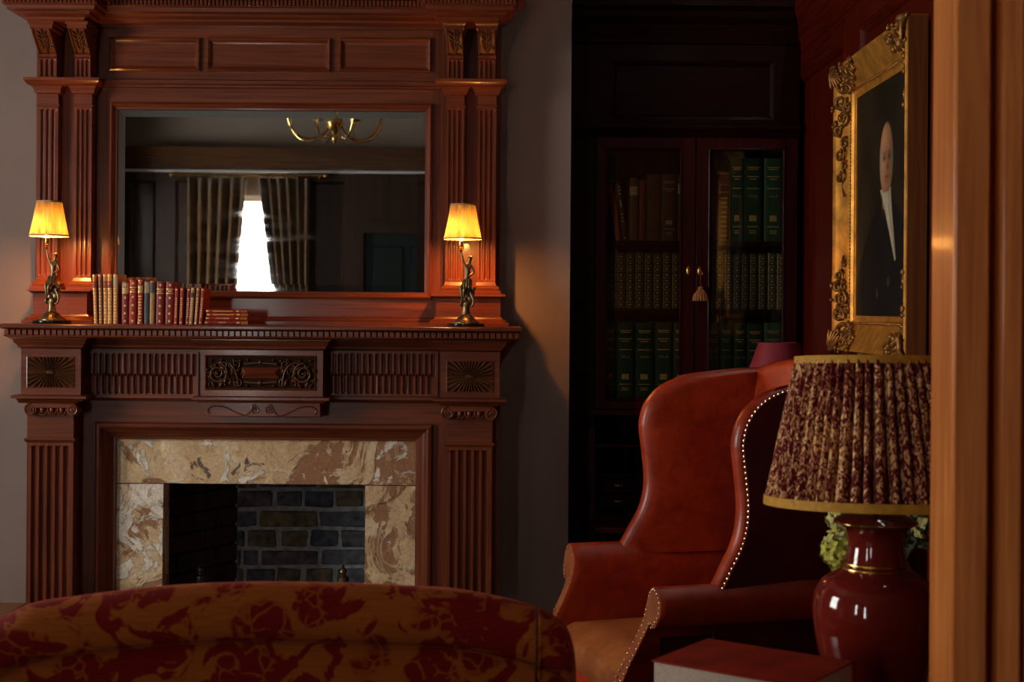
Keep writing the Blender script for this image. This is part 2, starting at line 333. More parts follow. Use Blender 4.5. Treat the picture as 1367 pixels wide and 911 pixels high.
def damask(name):
    m, nt, b = newmat(name); v = coords(nt)
    wv = nd(nt, 'ShaderNodeTexNoise', Scale=16.0, Detail=2.0); nt.links.new(v, wv.inputs['Vector'])
    dv = nd(nt, 'ShaderNodeVectorMath', operation='MULTIPLY_ADD'); dv.inputs[1].default_value = (0.055, 0.055, 0.055)
    nt.links.new(wv.outputs['Color'], dv.inputs[0]); nt.links.new(v, dv.inputs[2])
    vo = nd(nt, 'ShaderNodeTexVoronoi', Scale=9.0, feature='F1'); nt.links.new(dv.outputs[0], vo.inputs['Vector'])          # flower heads
    r1 = ramp(nt, [(0.45, (1, 1, 1)), (0.51, (0, 0, 0))]); nt.links.new(vo.outputs['Distance'], r1.inputs['Fac'])
    vp = nd(nt, 'ShaderNodeTexVoronoi', Scale=34.0, feature='DISTANCE_TO_EDGE'); nt.links.new(dv.outputs[0], vp.inputs['Vector'])  # petal gaps
    r2 = ramp(nt, [(0.03, (0.25, 0.25, 0.25)), (0.10, (1, 1, 1))]); nt.links.new(vp.outputs['Distance'], r2.inputs['Fac'])
    n5 = nd(nt, 'ShaderNodeTexNoise', Scale=11.0, Detail=3.0, Distortion=2.2); nt.links.new(v, n5.inputs['Vector'])       # trailing leaves
    r5 = ramp(nt, [(0.50, (0, 0, 0)), (0.54, (1, 1, 1))]); nt.links.new(n5.outputs['Fac'], r5.inputs['Fac'])
    mm = nd(nt, 'ShaderNodeMix', data_type='RGBA', blend_type='MULTIPLY'); mm.inputs[0].default_value = 1; nt.links.new(r1.outputs['Color'], mm.inputs[6]); nt.links.new(r2.outputs['Color'], mm.inputs[7])
    mM = nd(nt, 'ShaderNodeMix', data_type='RGBA', blend_type='LIGHTEN'); mM.inputs[0].default_value = 1; nt.links.new(mm.outputs[2], mM.inputs[6]); nt.links.new(r5.outputs['Color'], mM.inputs[7])
    sl = nd(nt, 'ShaderNodeTexNoise', Scale=1.0, Detail=5.0); nt.links.new(coords(nt, (22, 60, 420)), sl.inputs['Vector'])
    rs = ramp(nt, [(0.32, (0.78, 0.74, 0.7)), (0.62, (1.08, 1.08, 1.08))]); nt.links.new(sl.outputs['Fac'], rs.inputs['Fac'])
    mx = nd(nt, 'ShaderNodeMix', data_type='RGBA'); nt.links.new(mM.outputs[2], mx.inputs[0]); mx.inputs[6].default_value = (0.25, 0.060, 0.008, 1); mx.inputs[7].default_value = (0.13, 0.004, 0.0025, 1)
    m2 = nd(nt, 'ShaderNodeMix', data_type='RGBA', blend_type='MULTIPLY'); m2.inputs[0].default_value = 0.85; nt.links.new(mx.outputs[2], m2.inputs[6]); nt.links.new(rs.outputs['Color'], m2.inputs[7])
    nt.links.new(m2.outputs[2], b.inputs['Base Color']); b.inputs['Roughness'].default_value = 0.8; b.inputs['Specular IOR Level'].default_value = 0.08; b.inputs['Sheen Weight'].default_value = 0.3; b.inputs['Sheen Tint'].default_value = (0.9, 0.2, 0.15, 1)
    b.inputs['Sheen Roughness'].default_value = 0.35
    bump(nt, b, sl.outputs['Fac'], 0.25, 0.001)
    return m
DAMASK = damask('red_and_ochre_damask')
def batik(name):
    m, nt, b = newmat(name); v = coords(nt, (1, 1, 0.45))
    n = nd(nt, 'ShaderNodeTexNoise', Scale=120.0, Detail=2.0, Distortion=2.2); nt.links.new(v, n.inputs['Vector'])
    n2 = nd(nt, 'ShaderNodeTexNoise', Scale=14.0, Detail=2.0); nt.links.new(v, n2.inputs['Vector'])
    ad = nd(nt, 'ShaderNodeMath', operation='MULTIPLY_ADD'); ad.inputs[1].default_value = 0.22; nt.links.new(n2.outputs['Fac'], ad.inputs[0]); nt.links.new(n.outputs['Fac'], ad.inputs[2])
    r = ramp(nt, [(0.60, (0.105, 0.006, 0.008)), (0.64, (0.24, 0.045, 0.035)), (0.70, (0.86, 0.48, 0.20))]); nt.links.new(ad.outputs[0], r.inputs['Fac']); nt.links.new(r.outputs['Color'], b.inputs['Base Color'])
    b.inputs['Roughness'].default_value = 0.75; b.inputs['Specular IOR Level'].default_value = 0.1
    return m
BATIK = batik('printed_burgundy_silk')
OCHRE = plain('ochre_trim', (0.48, 0.23, 0.022), 0.7, var=0.2, scale=60)
def silk(name, c, tr):
    m, nt, b = newmat(name)
    b.inputs['Base Color'].default_value = col(c); b.inputs['Roughness'].default_value = 0.7
    t = nd(nt, 'ShaderNodeBsdfTranslucent', Color=col(tr)); mx = nd(nt, 'ShaderNodeMixShader'); mx.inputs[0].default_value = 0.55
    n = nd(nt, 'ShaderNodeTexNoise', Scale=1.0, Detail=3.0); nt.links.new(coords(nt, (130, 130, 5)), n.inputs['Vector'])
    r = ramp(nt, [(0.3, [x * 0.28 for x in tr]), (0.68, tr)]); nt.links.new(n.outputs['Fac'], r.inputs['Fac']); nt.links.new(r.outputs['Color'], t.inputs['Color'])
    nt.links.new(b.outputs[0], mx.inputs[1]); nt.links.new(t.outputs[0], mx.inputs[2])
    nt.links.new(mx.outputs[0], nt.nodes['Material Output'].inputs['Surface']); return m
SILK = silk('golden_pleated_silk', (0.60, 0.36, 0.13), (0.095, 0.072, 0.022))
SILKTRIM = plain('shade_braid', (0.36, 0.24, 0.11), 0.8)
def glassy(name, tint, refl):
    m, nt, b = newmat(name); nt.nodes.remove(b)
    t = nd(nt, 'ShaderNodeBsdfTransparent', Color=col(tint)); g = nd(nt, 'ShaderNodeBsdfGlossy', Roughness=0.01); g.inputs['Color'].default_value = (1, 1, 1, 1)
    lw = nd(nt, 'ShaderNodeLayerWeight', Blend=0.5); pw = nd(nt, 'ShaderNodeMath', operation='POWER'); pw.inputs[1].default_value = 5
    fr = nd(nt, 'ShaderNodeMath', operation='MULTIPLY_ADD'); fr.inputs[1].default_value = 0.9; fr.inputs[2].default_value = refl; mx = nd(nt, 'ShaderNodeMixShader')
    nt.links.new(lw.outputs['Facing'], pw.inputs[0]); nt.links.new(pw.outputs[0], fr.inputs[0]); nt.links.new(fr.outputs[0], mx.inputs[0]); nt.links.new(t.outputs[0], mx.inputs[1]); nt.links.new(g.outputs[0], mx.inputs[2])
    nt.links.new(mx.outputs[0], nt.nodes['Material Output'].inputs['Surface']); return m
GLASS = glassy('window_glass', (0.95, 0.97, 0.96), 0.04); CASEGLASS = glassy('bookcase_glass', (0.86, 0.87, 0.83), 0.022)
def mirror(name):
    m, nt, b = newmat(name); b.inputs['Metallic'].default_value = 1; v = coords(nt)
    b.inputs['Base Color'].default_value = (0.80, 0.82, 0.82, 1)
    n = nd(nt, 'ShaderNodeTexNoise', Scale=1.0, Detail=6.0); nt.links.new(coords(nt, (3, 1, 26)), n.inputs['Vector'])
    rr = ramp(nt, [(0.45, (0.008, 0.008, 0.008)), (0.8, (0.05, 0.05, 0.05))]); nt.links.new(n.outputs['Fac'], rr.inputs['Fac']); nt.links.new(rr.outputs['Color'], b.inputs['Roughness'])
    return m
MIRROR = mirror('old_mirror_glass')
CURTAIN = plain('golden_brown_curtain', (0.13, 0.065, 0.020), 0.8, var=0.3, scale=8, sheen=0.3)
LACQUER = plain('oxblood_lacquer', (0.13, 0.010, 0.006), 0.09, var=0.25, scale=7, coat=0.7)
GREENP = plain('dark_green_door_paint', (0.004, 0.013, 0.011), 0.5)
DARKPAN = wood('rear_panelling', (0.020, 0.008, 0.004), (0.055, 0.022, 0.010), 'z', 0.35)
RAILW = wood('rear_cornice_wood', (0.06, 0.025, 0.010), (0.16, 0.07, 0.026), 'x', 0.3)
GOLD = plain('old_gilding', (0.74, 0.32, 0.052), 0.42, 0.65, var=0.35, scale=22, bmp=0.12)
GOLDDARK = plain('rubbed_gilding', (0.26, 0.11, 0.026), 0.42, 0.6, var=0.5, scale=70, bmp=0.2)
FRAMESIDE = wood('frame_side_wood', (0.15, 0.04, 0.007), (0.32, 0.10, 0.02), 'z', 0.55)
_bk = {}
def cloth(c, rough=0.5):
    k = (c, rough)
    if k not in _bk: _bk[k] = plain('binding_%d' % len(_bk), c, rough, var=0.28, scale=90, bmp=0.06)
    return _bk[k]
# ------------------------------------------------------------------ the setting
YW = 5.50                                             # face of the chimney breast
XC = PX(761, 350, YW)[0]                              # its right-hand corner
YF = 6.15                                             # back of the alcove
def structure(name, mb, mat, parent=None, label=None, cat=None):
    o = obj(name, mb, mat, parent)
    if parent is None: o['kind'] = 'structure'; tag(o, label, cat)
    return o
fl = thing('floor', 'dark oak boarded floor of the study', 'floor', kind='structure')
structure('subfloor', MB().box(WX_L, WX_R, WY_R, YF, -0.12, -0.018), SOOT, fl)
i = 0; x = WX_L
while x < WX_R - 0.01:                                # boards run from the rear wall to the fireplace
    bw = min(0.16, WX_R - x)
    structure('floor_board', MB().box(x + 0.001, x + bw - 0.001, WY_R, YF, -0.018, 0.0, 0.0008), FLOORW, fl); x += bw; i += 1
structure('ceiling', MB().box(WX_L, WX_R, WY_R, YF, CEIL, CEIL + 0.1), CEILM, None, 'off-white ceiling above the panelling', 'ceiling')
# chimney breast with the firebox cavity
fx0, fx1, fz1 = -1.46, -0.44, 1.02
wf = thing('wall_front', 'grey painted chimney breast around the carved mantelpiece', 'wall', kind='structure')
structure('plaster', MB().box(WX_L, fx0, YW, YF + 0.2, 0, CEIL).box(fx1, XC, YW, YF + 0.2, 0, CEIL).box(fx0, fx1, YW, YF + 0.2, fz1, CEIL).box(fx0, fx1, YF, YF + 0.2, 0, fz1), GREYWALL, wf)
structure('wall_far', MB().box(XC - 0.05, WX_R + 0.2, YF + 0.0, YF + 0.2, 0, CEIL), GREYWALL, None, 'grey wall at the back of the dark alcove above the bookcase', 'wall')
# left wall with two windows, rear wall with one window and a door
lw = thing('wall_left', 'grey wall with two tall windows on the left side', 'wall', kind='structure')
m = MB(); y = WY_R
for n, wl, a0, a1, z0, z1 in WIN[1:]:
    m.box(WX_L - 0.2, WX_L, y, a0, 0, CEIL).box(WX_L - 0.2, WX_L, a0, a1, 0, z0).box(WX_L - 0.2, WX_L, a0, a1, z1, CEIL); y = a1
m.box(WX_L - 0.2, WX_L, y, YF + 0.2, 0, CEIL); structure('plaster', m, GREYWALL, lw)
rw = thing('wall_rear', 'rear wall, dark panelling under a grey frieze', 'wall', kind='structure')
n, wl, a0, a1, z0, z1 = WIN[0]
structure('plaster', MB().box(WX_L - 0.2, a0, WY_R - 0.2, WY_R, 0, CEIL).box(a1, WX_R + 0.2, WY_R - 0.2, WY_R, 0, CEIL).box(a0, a1, WY_R - 0.2, WY_R, 0, z0).box(a0, a1, WY_R - 0.2, WY_R, z1, CEIL), REARWALL, rw)
structure('cornice_rail', MB().box(WX_L, WX_R, WY_R, WY_R + 0.06, 2.67, 2.74).box(WX_L, WX_R, WY_R, WY_R + 0.10, 2.74, 2.80).box(WX_L, WX_R, WY_R, WY_R + 0.14, 2.80, 2.87), RAILW, rw)
structure('light_line_strip', MB().tube([(WX_L, WY_R + 0.075, 2.655), (WX_R, WY_R + 0.075, 2.655)], 0.014, 10), plain('white_light_line', (0.75, 0.75, 0.75), 0.2), rw)  # white tube stands in for the bright line of light under the cornice
xs = [WX_L, -3.2, a0 - 0.06]; 
for q0, q1 in ((WX_L, -3.18), (-3.18, a0 - 0.05), (a1 + 0.05, -1.45), (-0.48, 0.3), (0.3, WX_R)):
    structure('panel', MB().frame(q0, q1, 0.1, 2.66, [(0, 0), (0, 0.03), (0.09, 0.03), (0.10, 0.015), (0.12, 0.004), (0.12, 0)], 0).box(q0 + 0.1, q1 - 0.1, -0.006, 0, 0.2, 2.56).xf(Matrix.Translation((0, WY_R, 0)) @ Matrix.Rotation(PI, 4, 'Z') @ Matrix.Translation((-(q0 + q1), 0, 0))), DARKPAN, rw)
structure('panel', MB().box(-1.45, -0.48, WY_R, WY_R + 0.03, 2.2, 2.66), DARKPAN, rw)
d1 = thing('door_1', 'dark green panelled door in the rear wall', 'door', (-0.965, WY_R, 0), kind='structure')
structure('door_frame', MB().box(-1.45, -1.36, WY_R, WY_R + 0.07, 0, 2.2).box(-0.57, -0.48, WY_R, WY_R + 0.07, 0, 2.2).box(-1.36, -0.57, WY_R, WY_R + 0.07, 2.1, 2.2), DARKPAN, d1)
m = MB().box(-1.36, -0.57, WY_R, WY_R + 0.03, 0.01, 2.1)
for zz0, zz1 in ((0.15, 0.95), (1.1, 1.98)):
    for xx0, xx1 in ((-1.28, -1.0), (-0.93, -0.65)): m.box(xx0, xx1, WY_R + 0.03, WY_R + 0.042, zz0, zz1, 0.01)
structure('door_leaf', m, GREENP, d1)
structure('door_knob', MB().ball((-0.62, WY_R + 0.06, 1.02), 0.026), BRASS, d1)
for n, wl, a0, a1, z0, z1 in WIN:
    rear = wl == 'rear'
    o = thing(n, {'window_1': 'bright narrow sash window between drawn curtains seen in the mirror', 'window_2': 'sash window in the left wall nearer the camera end', 'window_3': 'sash window in the left wall beside the fireplace end'}[n], 'window',
              ((a0 + a1) / 2, WY_R, z0) if rear else (WX_L, (a0 + a1) / 2, z0), kind='structure')
    def M(u0, u1, d0, d1, q0, q1):
        return (u0, u1, WY_R - 0.1 + d0, WY_R - 0.1 + d1, q0, q1) if rear else (WX_L - 0.1 + d0, WX_L - 0.1 + d1, u0, u1, q0, q1)
    fb = MB()
    for a in ((a0, a0 + 0.05, z0, z1), (a1 - 0.05, a1, z0, z1), (a0 + 0.05, a1 - 0.05, z0, z0 + 0.06), (a0 + 0.05, a1 - 0.05, z1 - 0.05, z1), (a0 + 0.05, a1 - 0.05, (z0 + z1) / 2 - 0.025, (z0 + z1) / 2 + 0.025)):
        fb.box(*M(a[0], a[1], -0.03, 0.03, a[2], a[3]))
    structure('window_frame', fb, WHITEPAINT, o)
    structure('window_sill', MB().box(*M(a0 - 0.03, a1 + 0.03, 0.03, 0.16, z0 - 0.04, z0)), WHITEPAINT, o)
    for q0, q1 in ((z0 + 0.06, (z0 + z1) / 2 - 0.025), ((z0 + z1) / 2 + 0.025, z1 - 0.05)):
        structure('pane', MB().box(*M(a0 + 0.05, a1 - 0.05, -0.003, 0.003, q0, q1)), GLASS, o)
# curtains at the rear window, tied so that a wedge of daylight shows between them
def curtain(label, xo, inner_top, inner_bot, zt=2.588, zb=0.05):
    P = []
    for i in range(61):
        s = i / 60; row = []
        for k in range(13):
            z = lerp(zt, zb, k / 12); inner = lerp(inner_top, inner_bot, min(1, (zt - z) / 1.1))
            row.append((lerp(xo, inner, s), WY_R + 0.13 + 0.035 * math.sin(s * 34 + 0.3 * math.sin(z * 3)) + 0.015 * math.sin(s * 11 + z), z))
        P.append(row)
    c = thing('curtain', label, 'curtain', (xo, WY_R + 0.13, zb), group='curtains of the rear window')
    o = obj('drape', MB().grid(P), CURTAIN, c, sharp=80); md = o.modifiers.new('cloth', 'SOLIDIFY'); md.thickness = 0.004
curtain('golden brown curtain on the left of the bright slit in the mirror', -2.95, -2.415, -2.50)
curtain('golden brown curtain on the right of the bright slit in the mirror', -1.85, -2.31, -2.175)
cp = thing('curtain_pole', 'slim brass pole carrying the curtains seen in the mirror', 'curtain pole', (-2.4, WY_R + 0.13, 2.6))
obj('rod', MB().tube([(-3.1, WY_R + 0.13, 2.615), (-1.7, WY_R + 0.13, 2.615)], 0.012), BRASS, cp)
for xo, it in ((-2.95, -2.415), (-1.85, -2.31)):
    for i in range(9): obj('curtain_ring', MB().tube([(lerp(xo, it, (i + .5) / 9) + 0.004 * (i % 2), WY_R + 0.13 + 0.018 * math.cos(2 * PI * k / 12), 2.613 + 0.018 * math.sin(2 * PI * k / 12)) for k in range(12)], 0.003, 6, True), BRASS, cp)
for xx in (-3.1, -1.7): obj('finial', MB().ball((xx, WY_R + 0.13, 2.615), 0.025), BRASS, cp)
for xx in (-3.04, -1.76): obj('bracket', MB().box(xx - 0.008, xx + 0.008, WY_R, WY_R + 0.13, 2.59, 2.602), BRASS, cp)

# right wall: plaster, panelling, cornice
wr = thing('wall_right', 'red-brown panelled wall on the right behind the portrait', 'wall', (WX_R, 3.8, 0), kind='structure')
structure('plaster', MB().box(WX_R + 0.025, WX_R + 0.2, WY_R, YF, 0, CEIL), GREYWALL, wr)
def wy(px, X=WX_R): return X * FP / (px - 683.5)
ys = [5.66, wy(1130), wy(1150), 3.95, 3.75, 2.62, 2.42]
zt = 2.36
bd = MB()
for ya, yb in ((wy(1150), wy(1130)), (3.58, 3.76), (2.2, 2.40)): structure('stile', MB().box(WX_R - 0.012, WX_R + 0.03, ya, yb, 0.2, 2.45, 0.003), PANZ, wr)
for ya, yb in ((wy(1130), YF), (3.76, wy(1150)), (2.40, 3.58)):
    structure('rail', MB().box(WX_R - 0.012, WX_R + 0.03, ya, yb, zt, 2.45, 0.002), PANX, wr)
    structure('rail', MB().box(WX_R - 0.012, WX_R + 0.03, ya, yb, 0.2, 0.32, 0.002), PANX, wr)
    q = MB().frame(ya, yb, 0.32, zt, [(0, 0.0), (0, 0.022), (0.008, 0.026), (0.018, 0.016), (0.026, 0.004), (0.026, 0)], 0)
    q.xf(Matrix(((0, 1, 0, WX_R + 0.012), (1, 0, 0, 0), (0, 0, 1, 0), (0, 0, 0, 1))))
    structure('panel_moulding', q, PANZ, wr)
    structure('panel', MB().box(WX_R + 0.01, WX_R + 0.03, ya + 0.01, yb - 0.01, 0.33, zt - 0.01), PANZ, wr)
structure('plaster_lining', MB().box(WX_R, WX_R + 0.03, WY_R, 2.2, 0, 2.45), GREYWALL, wr)
prof = [(0, 2.45), (0.010, 2.455), (0.014, 2.48), (0.026, 2.51), (0.030, 2.55), (0.05, 2.60), (0.055, 2.62), (0.055, 2.66), (0, 2.66)]
structure('wall_cornice', MB().prism([(WX_R - p, z) for p, z in prof] + [(WX_R + 0.03, 2.66), (WX_R + 0.03, 2.44)], 2.2, YF, lambda u, v, a: (u, a, v)), PANX, wr)
bb = thing('baseboard_right', 'tall wooden skirting under the right panelling', 'baseboard', kind='structure')
structure('board', MB().box(WX_R - 0.02, WX_R + 0.03, 2.2, YF, 0, 0.2, 0.004), PANX, bb)

# foreground door jamb on the right edge of the view
YJ = 2.20
jx = lambda px, Y=YJ: PX(px, 450, Y)[0]
tr = thing('trim_1', 'orange-brown wooden door jamb at the right edge, nearest upright', 'door jamb', (jx(1310), YJ, 0), kind='structure')
structure('jamb_core', MB().box(jx(1267) + .004, WX_R + 0.02, YJ + 0.012, YJ + 0.09, 0, 2.9), POSTW, tr)
structure('jamb_board', MB().box(jx(1265), jx(1312), YJ - 0.03, YJ + 0.088, 0, 2.9, 0.004), POSTW, tr)
structure('jamb_stop', MB().box(jx(1327), jx(1357), YJ - 0.03, YJ + 0.03, 0, 2.9, 0.005), POSTW, tr)
structure('jamb_board', MB().box(jx(1365), WX_R + 0.02, YJ - 0.012, YJ + 0.03, 0, 2.9, 0.004), POSTW, tr)
h0, h1 = PX(1264, 372, YJ)[1], PX(1264, 318, YJ)[1]
# far door leaf edge with a hinge, just behind the jamb
d2 = thing('door_2', 'reddish door edge with a dark hinge beside the portrait', 'door', (1.02, 3.35, 0), kind='structure')
YD = 3.3; dx = lambda px: PX(px, 300, YD)[0]
structure('door_edge', MB().box(dx(1248), WX_R - 0.03, YD, YD + 0.045, 0.02, 2.75, 0.003), PANZ, d2)
structure('edge_bead', MB().tube([(dx(1263.5), YD - 0.004, 0.02), (dx(1263.5), YD - 0.004, 2.75)], 0.006, 8), PANZ, d2)
structure('hinge', MB().box(dx(1260.5), dx(1265), YD - 0.013, YD - 0.001, PX(1264, 372, YD)[1], PX(1264, 318, YD)[1], 0.001).tube([(dx(1263.5), YD - 0.012, PX(1264, 374, YD)[1]), (dx(1263.5), YD - 0.012, PX(1264, 316, YD)[1])], 0.006, 8), IRON, d2)

# firebox: hearth, brick lining
fbx = thing('firebox', 'dark brick-lined fireplace opening with grey-blue bricks', 'fireplace', ((fx0 + fx1) / 2, 5.5, 0), kind='structure')
YB = 5.93
kx, kz = lambda cx: 140 + cx / 3.2548, lambda cy: 640 + cy / 3.2548
bx = lambda cx, cy, Y=YB: PX(kx(cx), kz(cy), Y)
structure('hearth_slab', MB().box(fx0, fx1, 5.30, YF, 0, 0.03), SOOT, fbx)
cxl = PX(315, 720, YB)[0]; cxr = -0.52
structure('mortar_bed', MB().box(cxl - 0.03, cxr + 0.05, YB + 0.008, YB + 0.1, 0, fz1), MORTAR, fbx)
rows = [[(560, 730), (742, 860), (868, 995), (1000, 1125), (1132, 1262)],
        [(560, 661), (672, 920), (932, 1180), (1192, 1320)],
        [(560, 608), (621, 745), (762, 880), (893, 1010), (1025, 1150), (1160, 1300)],
        [(560, 588), (600, 667), (680, 926), (940, 1190), (1200, 1320)],
        [(560, 602), (612, 742), (745, 852), (874, 990), (1003, 1125), (1136, 1290)]]
cyr = [(50, 124), (138, 210), (221, 296), (306, 377), (386, 461)]
def brickbox(x0, x1, z0, z1, yf, d=0.06):
    j = lambda: random.uniform(-0.0045, 0.0045)
    b = MB().box(x0 + .0025, x1 - .0025, yf + random.uniform(-0.006, 0.003), yf + d, z0 + .0025, z1 - .0025, 0.006)
    b.v = [(vx + j(), vy + j(), vz + j()) for vx, vy, vz in b.v]; return b
rr_ = random.Random(5)
for ri in range(-2, 12):
    r_ = rows[ri] if 0 <= ri < 5 else (rows[1] if ri % 2 else rows[0])
    a, c = cyr[ri] if 0 <= ri < 5 else ((50 + 84 * ri, 124 + 84 * ri) if ri < 0 else (386 + 84 * (ri - 4), 461 + 84 * (ri - 4)))
    for q0, q1 in r_:
        X0, Z1 = bx(q0, a); X1, _ = bx(q1, a); _, Z0 = bx((q0 + q1) / 2, c); Z1 = bx((q0 + q1) / 2, a)[1]
        if Z0 < 0.03: continue
        X0 = max(X0, cxl + 0.004)
        b = obj('brick', brickbox(X0, min(X1, cxr), Z0, Z1, YB, 0.05), BRICKS[rr_.choice([0, 0, 1, 1, 2, 3, 4])], fbx)
sl = structure('side_lining', MB().prism([(fx0 + 0.03, 5.43), (cxl, YB + 0.02), (cxl - 0.04, YB + 0.02), (fx0 - 0.0, 5.43)], 0.03, fz1, lambda u, v, a: (u, v, a)), SOOT, fbx)
structure('side_lining', MB().prism([(fx1 - 0.03, 5.43), (cxr, YB + 0.02), (cxr + 0.04, YB + 0.02), (fx1, 5.43)], 0.03, fz1, lambda u, v, a: (u, v, a)), SOOT, fbx)
structure('smoke_shelf', MB().box(fx0, fx1, 5.5, YB, fz1 - 0.08, fz1), SOOT, fbx)
SOOTBRICK = plain('soot_blackened_brick', (0.050, 0.027, 0.016), 0.9, var=0.4, scale=20, bmp=0.5)
A, B = Vector((fx0 + 0.03, 5.43)), Vector((cxl, YB)); LN = (B - A).length; dv = (B - A) / LN; nv = Vector((dv.y, -dv.x))
for ri in range(0, 11):
    t = -0.06 * (ri % 2)
    z0 = 0.04 + ri * 0.078
    while t < LN - 0.02:
        t0, t1 = max(0.005, t), min(LN - 0.005, t + 0.215)
        if t1 - t0 > 0.02:
            p = [A + dv * t0, A + dv * t1, A + dv * t1 + nv * 0.006, A + dv * t0 + nv * 0.006]
            obj('brick', MB().prism([tuple(v) for v in p], z0, z0 + 0.068, lambda u, v, a: (u, v, a)), SOOTBRICK, fbx)
        t += 0.228

# ------------------------------------------------------------------ rough stone slips round the opening
YS = 5.362
def hfrough(seed, amp):
    def h(x, z):
        p = Vector((x * 6 + seed, z * 6, seed)); n = noise.fractal(p, 0.9, 2.0, 5); k = noise.noise(Vector((x * 4.2, z * 4.2, seed * 3)))
        return amp * (0.35 * n + (0.55 if k > 0.12 else 0.0) + 0.12 * noise.noise(p * 6))
    return h
st = thing('stone_surround', 'rough flaking tan sandstone slips round the dark fire opening', 'fireplace surround', (PX(352, 700, YS)[0], YS, 0), kind='structure')
x0, x1, z0, z1 = RX(146, 577, 560, 646.5, YS); obj('stone_lintel', MB().slab(x0, x1, z0, z1, YS, 0.10, hfrough(1.3, 0.010), 150, 30), STONE_LINTEL, st)
zl = z0
x0, x1, _, _ = RX(146, 648, 217, 800, YS); obj('stone_jamb', MB().slab(x0, x1, 0.03, zl - 0.004, YS, 0.10, hfrough(4.1, 0.010), 30, 120), STONE_LEFT, st)
x0, x1, _, _ = RX(487, 650, 560, 800, YS); obj('stone_jamb', MB().slab(x0, x1, 0.03, zl - 0.004, YS, 0.10, hfrough(8.7, 0.010), 30, 120), STONE_RIGHT, st)

# fire dogs
def firedog(px, py, label):
    Y = 5.60; X, Z = PX(px, py, Y)
    t = thing('andiron', label, 'andiron', (X, Y, 0.03), group='pair of andirons in the hearth')
    s = Z - 0.03
    obj('foot', MB().box(X - 0.05, X + 0.05, Y - 0.02, Y + 0.02, 0.03, 0.06, 0.005).box(X - 0.012, X + 0.012, Y, Y + 0.28, 0.10, 0.124).box(X - 0.012, X + 0.012, Y + 0.256, Y + 0.28, 0.03, 0.11), IRON, t)
    obj('upright', MB().lathe(X, Y, [(0.02, 0.06), (0.016, 0.1), (0.011, 0.2), (0.011, Z - 0.12), (0.018, Z - 0.11), (0.018, Z - 0.10)], 14), IRON, t)
    obj('finial', MB().lathe(X, Y, [(0.009, Z - 0.10), (0.02, Z - 0.085), (0.024, Z - 0.065), (0.024, Z - 0.05), (0.011, Z - 0.042), (0.011, Z - 0.036), (0.016, Z - 0.028), (0.013, Z - 0.018), (0.005, Z - 0.012), (0.007, Z - 0.006), (0.001, Z)], 16), BRONZE if px > 300 else plain('dull_steel', (0.2, 0.2, 0.22), 0.4, 1), t)
firedog(267, 752, 'dull urn-topped andiron in the dark left of the hearth')
firedog(458, 754, 'urn-topped andiron before the lit bricks at the right')

# club fender: padded corner seat at the far left, brass knob at the right
YFN = 4.62
t = thing('club_fender', 'brown leather-seated club fender before the hearth, left corner showing', 'fender', (-0.85, YFN, 0))
xa = PX(41, 806, YFN)[0]; za = PX(20, 806, YFN)[1]; xb = PX(661, 803, YFN)[0]; zb = PX(661, 803, YFN)[1]
obj('seat_pad', MB().box(xa - 0.42, xa, YFN - 0.45, YFN + 0.03, za - 0.06, za, 0.02), leather('fender_leather', (0.14, 0.06, 0.025), (0.09, 0.035, 0.014)), t)
obj('base_rail', MB().box(xa - 0.42, xb + 0.02, YFN - 0.03, YFN + 0.03, 0.0, 0.07, 0.006), WOODX, t)
obj('base_rail', MB().box(xa - 0.42, xa - 0.36, YFN - 0.45, YFN - 0.03, 0.0, 0.07, 0.006), WOODX, t)
for xx, yy in ((xa - 0.38, YFN), (xa - 0.04, YFN), (xa - 0.38, YFN - 0.42)): obj('post', MB().tube([(xx, yy, 0.07), (xx, yy, za - 0.055)], 0.013), BRASS, t)
obj('rail', MB().tube([(xa - 0.03, YFN, zb - 0.09), (xb, YFN, zb - 0.09)], 0.011), BRASS, t)
obj('post', MB().tube([(xb, YFN, 0.07), (xb, YFN, zb - 0.03)], 0.012), BRASS, t)
obj('knob', MB().ball((xb, YFN, zb - 0.018), 0.021), BRASS, t)
# ------------------------------------------------------------------ flutes, scrolls, leaves
def flute_relief(fl, depth):                          # fl = [(x, half width, z0, z1)]
    def h(x, z):
        d = 0.0
        for cx, hw, za, zb in fl:
            if abs(x - cx) < hw and za < z < zb:
                e = min(z - za, zb - z); k = hw if e >= hw else math.sqrt(max(0, hw * hw - (hw - e) ** 2))
                if abs(x - cx) < k: d = max(d, depth * math.sqrt(1 - ((x - cx) / k) ** 2))
        return d
    return h
def fluted(x0, x1, z0, z1, yf, th, n, depth, fz0, fz1, margin=0.18, duty=0.36):
    W = (x1 - x0); mg = W * margin / 2; p = (W - 2 * mg) / n
    fl = [(x0 + mg + p * (i + 0.5), p * duty, fz0, fz1) for i in range(n)]
    xs = [x0]
    for cx, hw, _, _ in fl: xs += [cx - hw * 1.02, cx - hw * 0.85, cx - hw * 0.45, cx, cx + hw * 0.45, cx + hw * 0.85, cx + hw * 1.02]
    xs.append(x1); hw = p * duty
    zs = [z0, fz0 - 1e-4, fz0 + hw * 0.15, fz0 + hw * 0.5, fz0 + hw] + [lerp(fz0 + hw, fz1 - hw, k / 4) for k in range(1, 4)] + [fz1 - hw, fz1 - hw * 0.5, fz1 - hw * 0.15, fz1 + 1e-4, z1]
    return MB().slab(x0, x1, z0, z1, yf, th, flute_relief(fl, depth), xs, zs)
def spiral(cx, cz, y, r, turns, a0, sgn=1, n=40, r_end=0.12, yk=0.0):
    return [(cx + r * lerp(1, r_end, k / n) * math.cos(a0 + sgn * turns * 2 * PI * k / n), y - yk * k / n, cz + r * lerp(1, r_end, k / n) * math.sin(a0 + sgn * turns * 2 * PI * k / n)) for k in range(n + 1)]
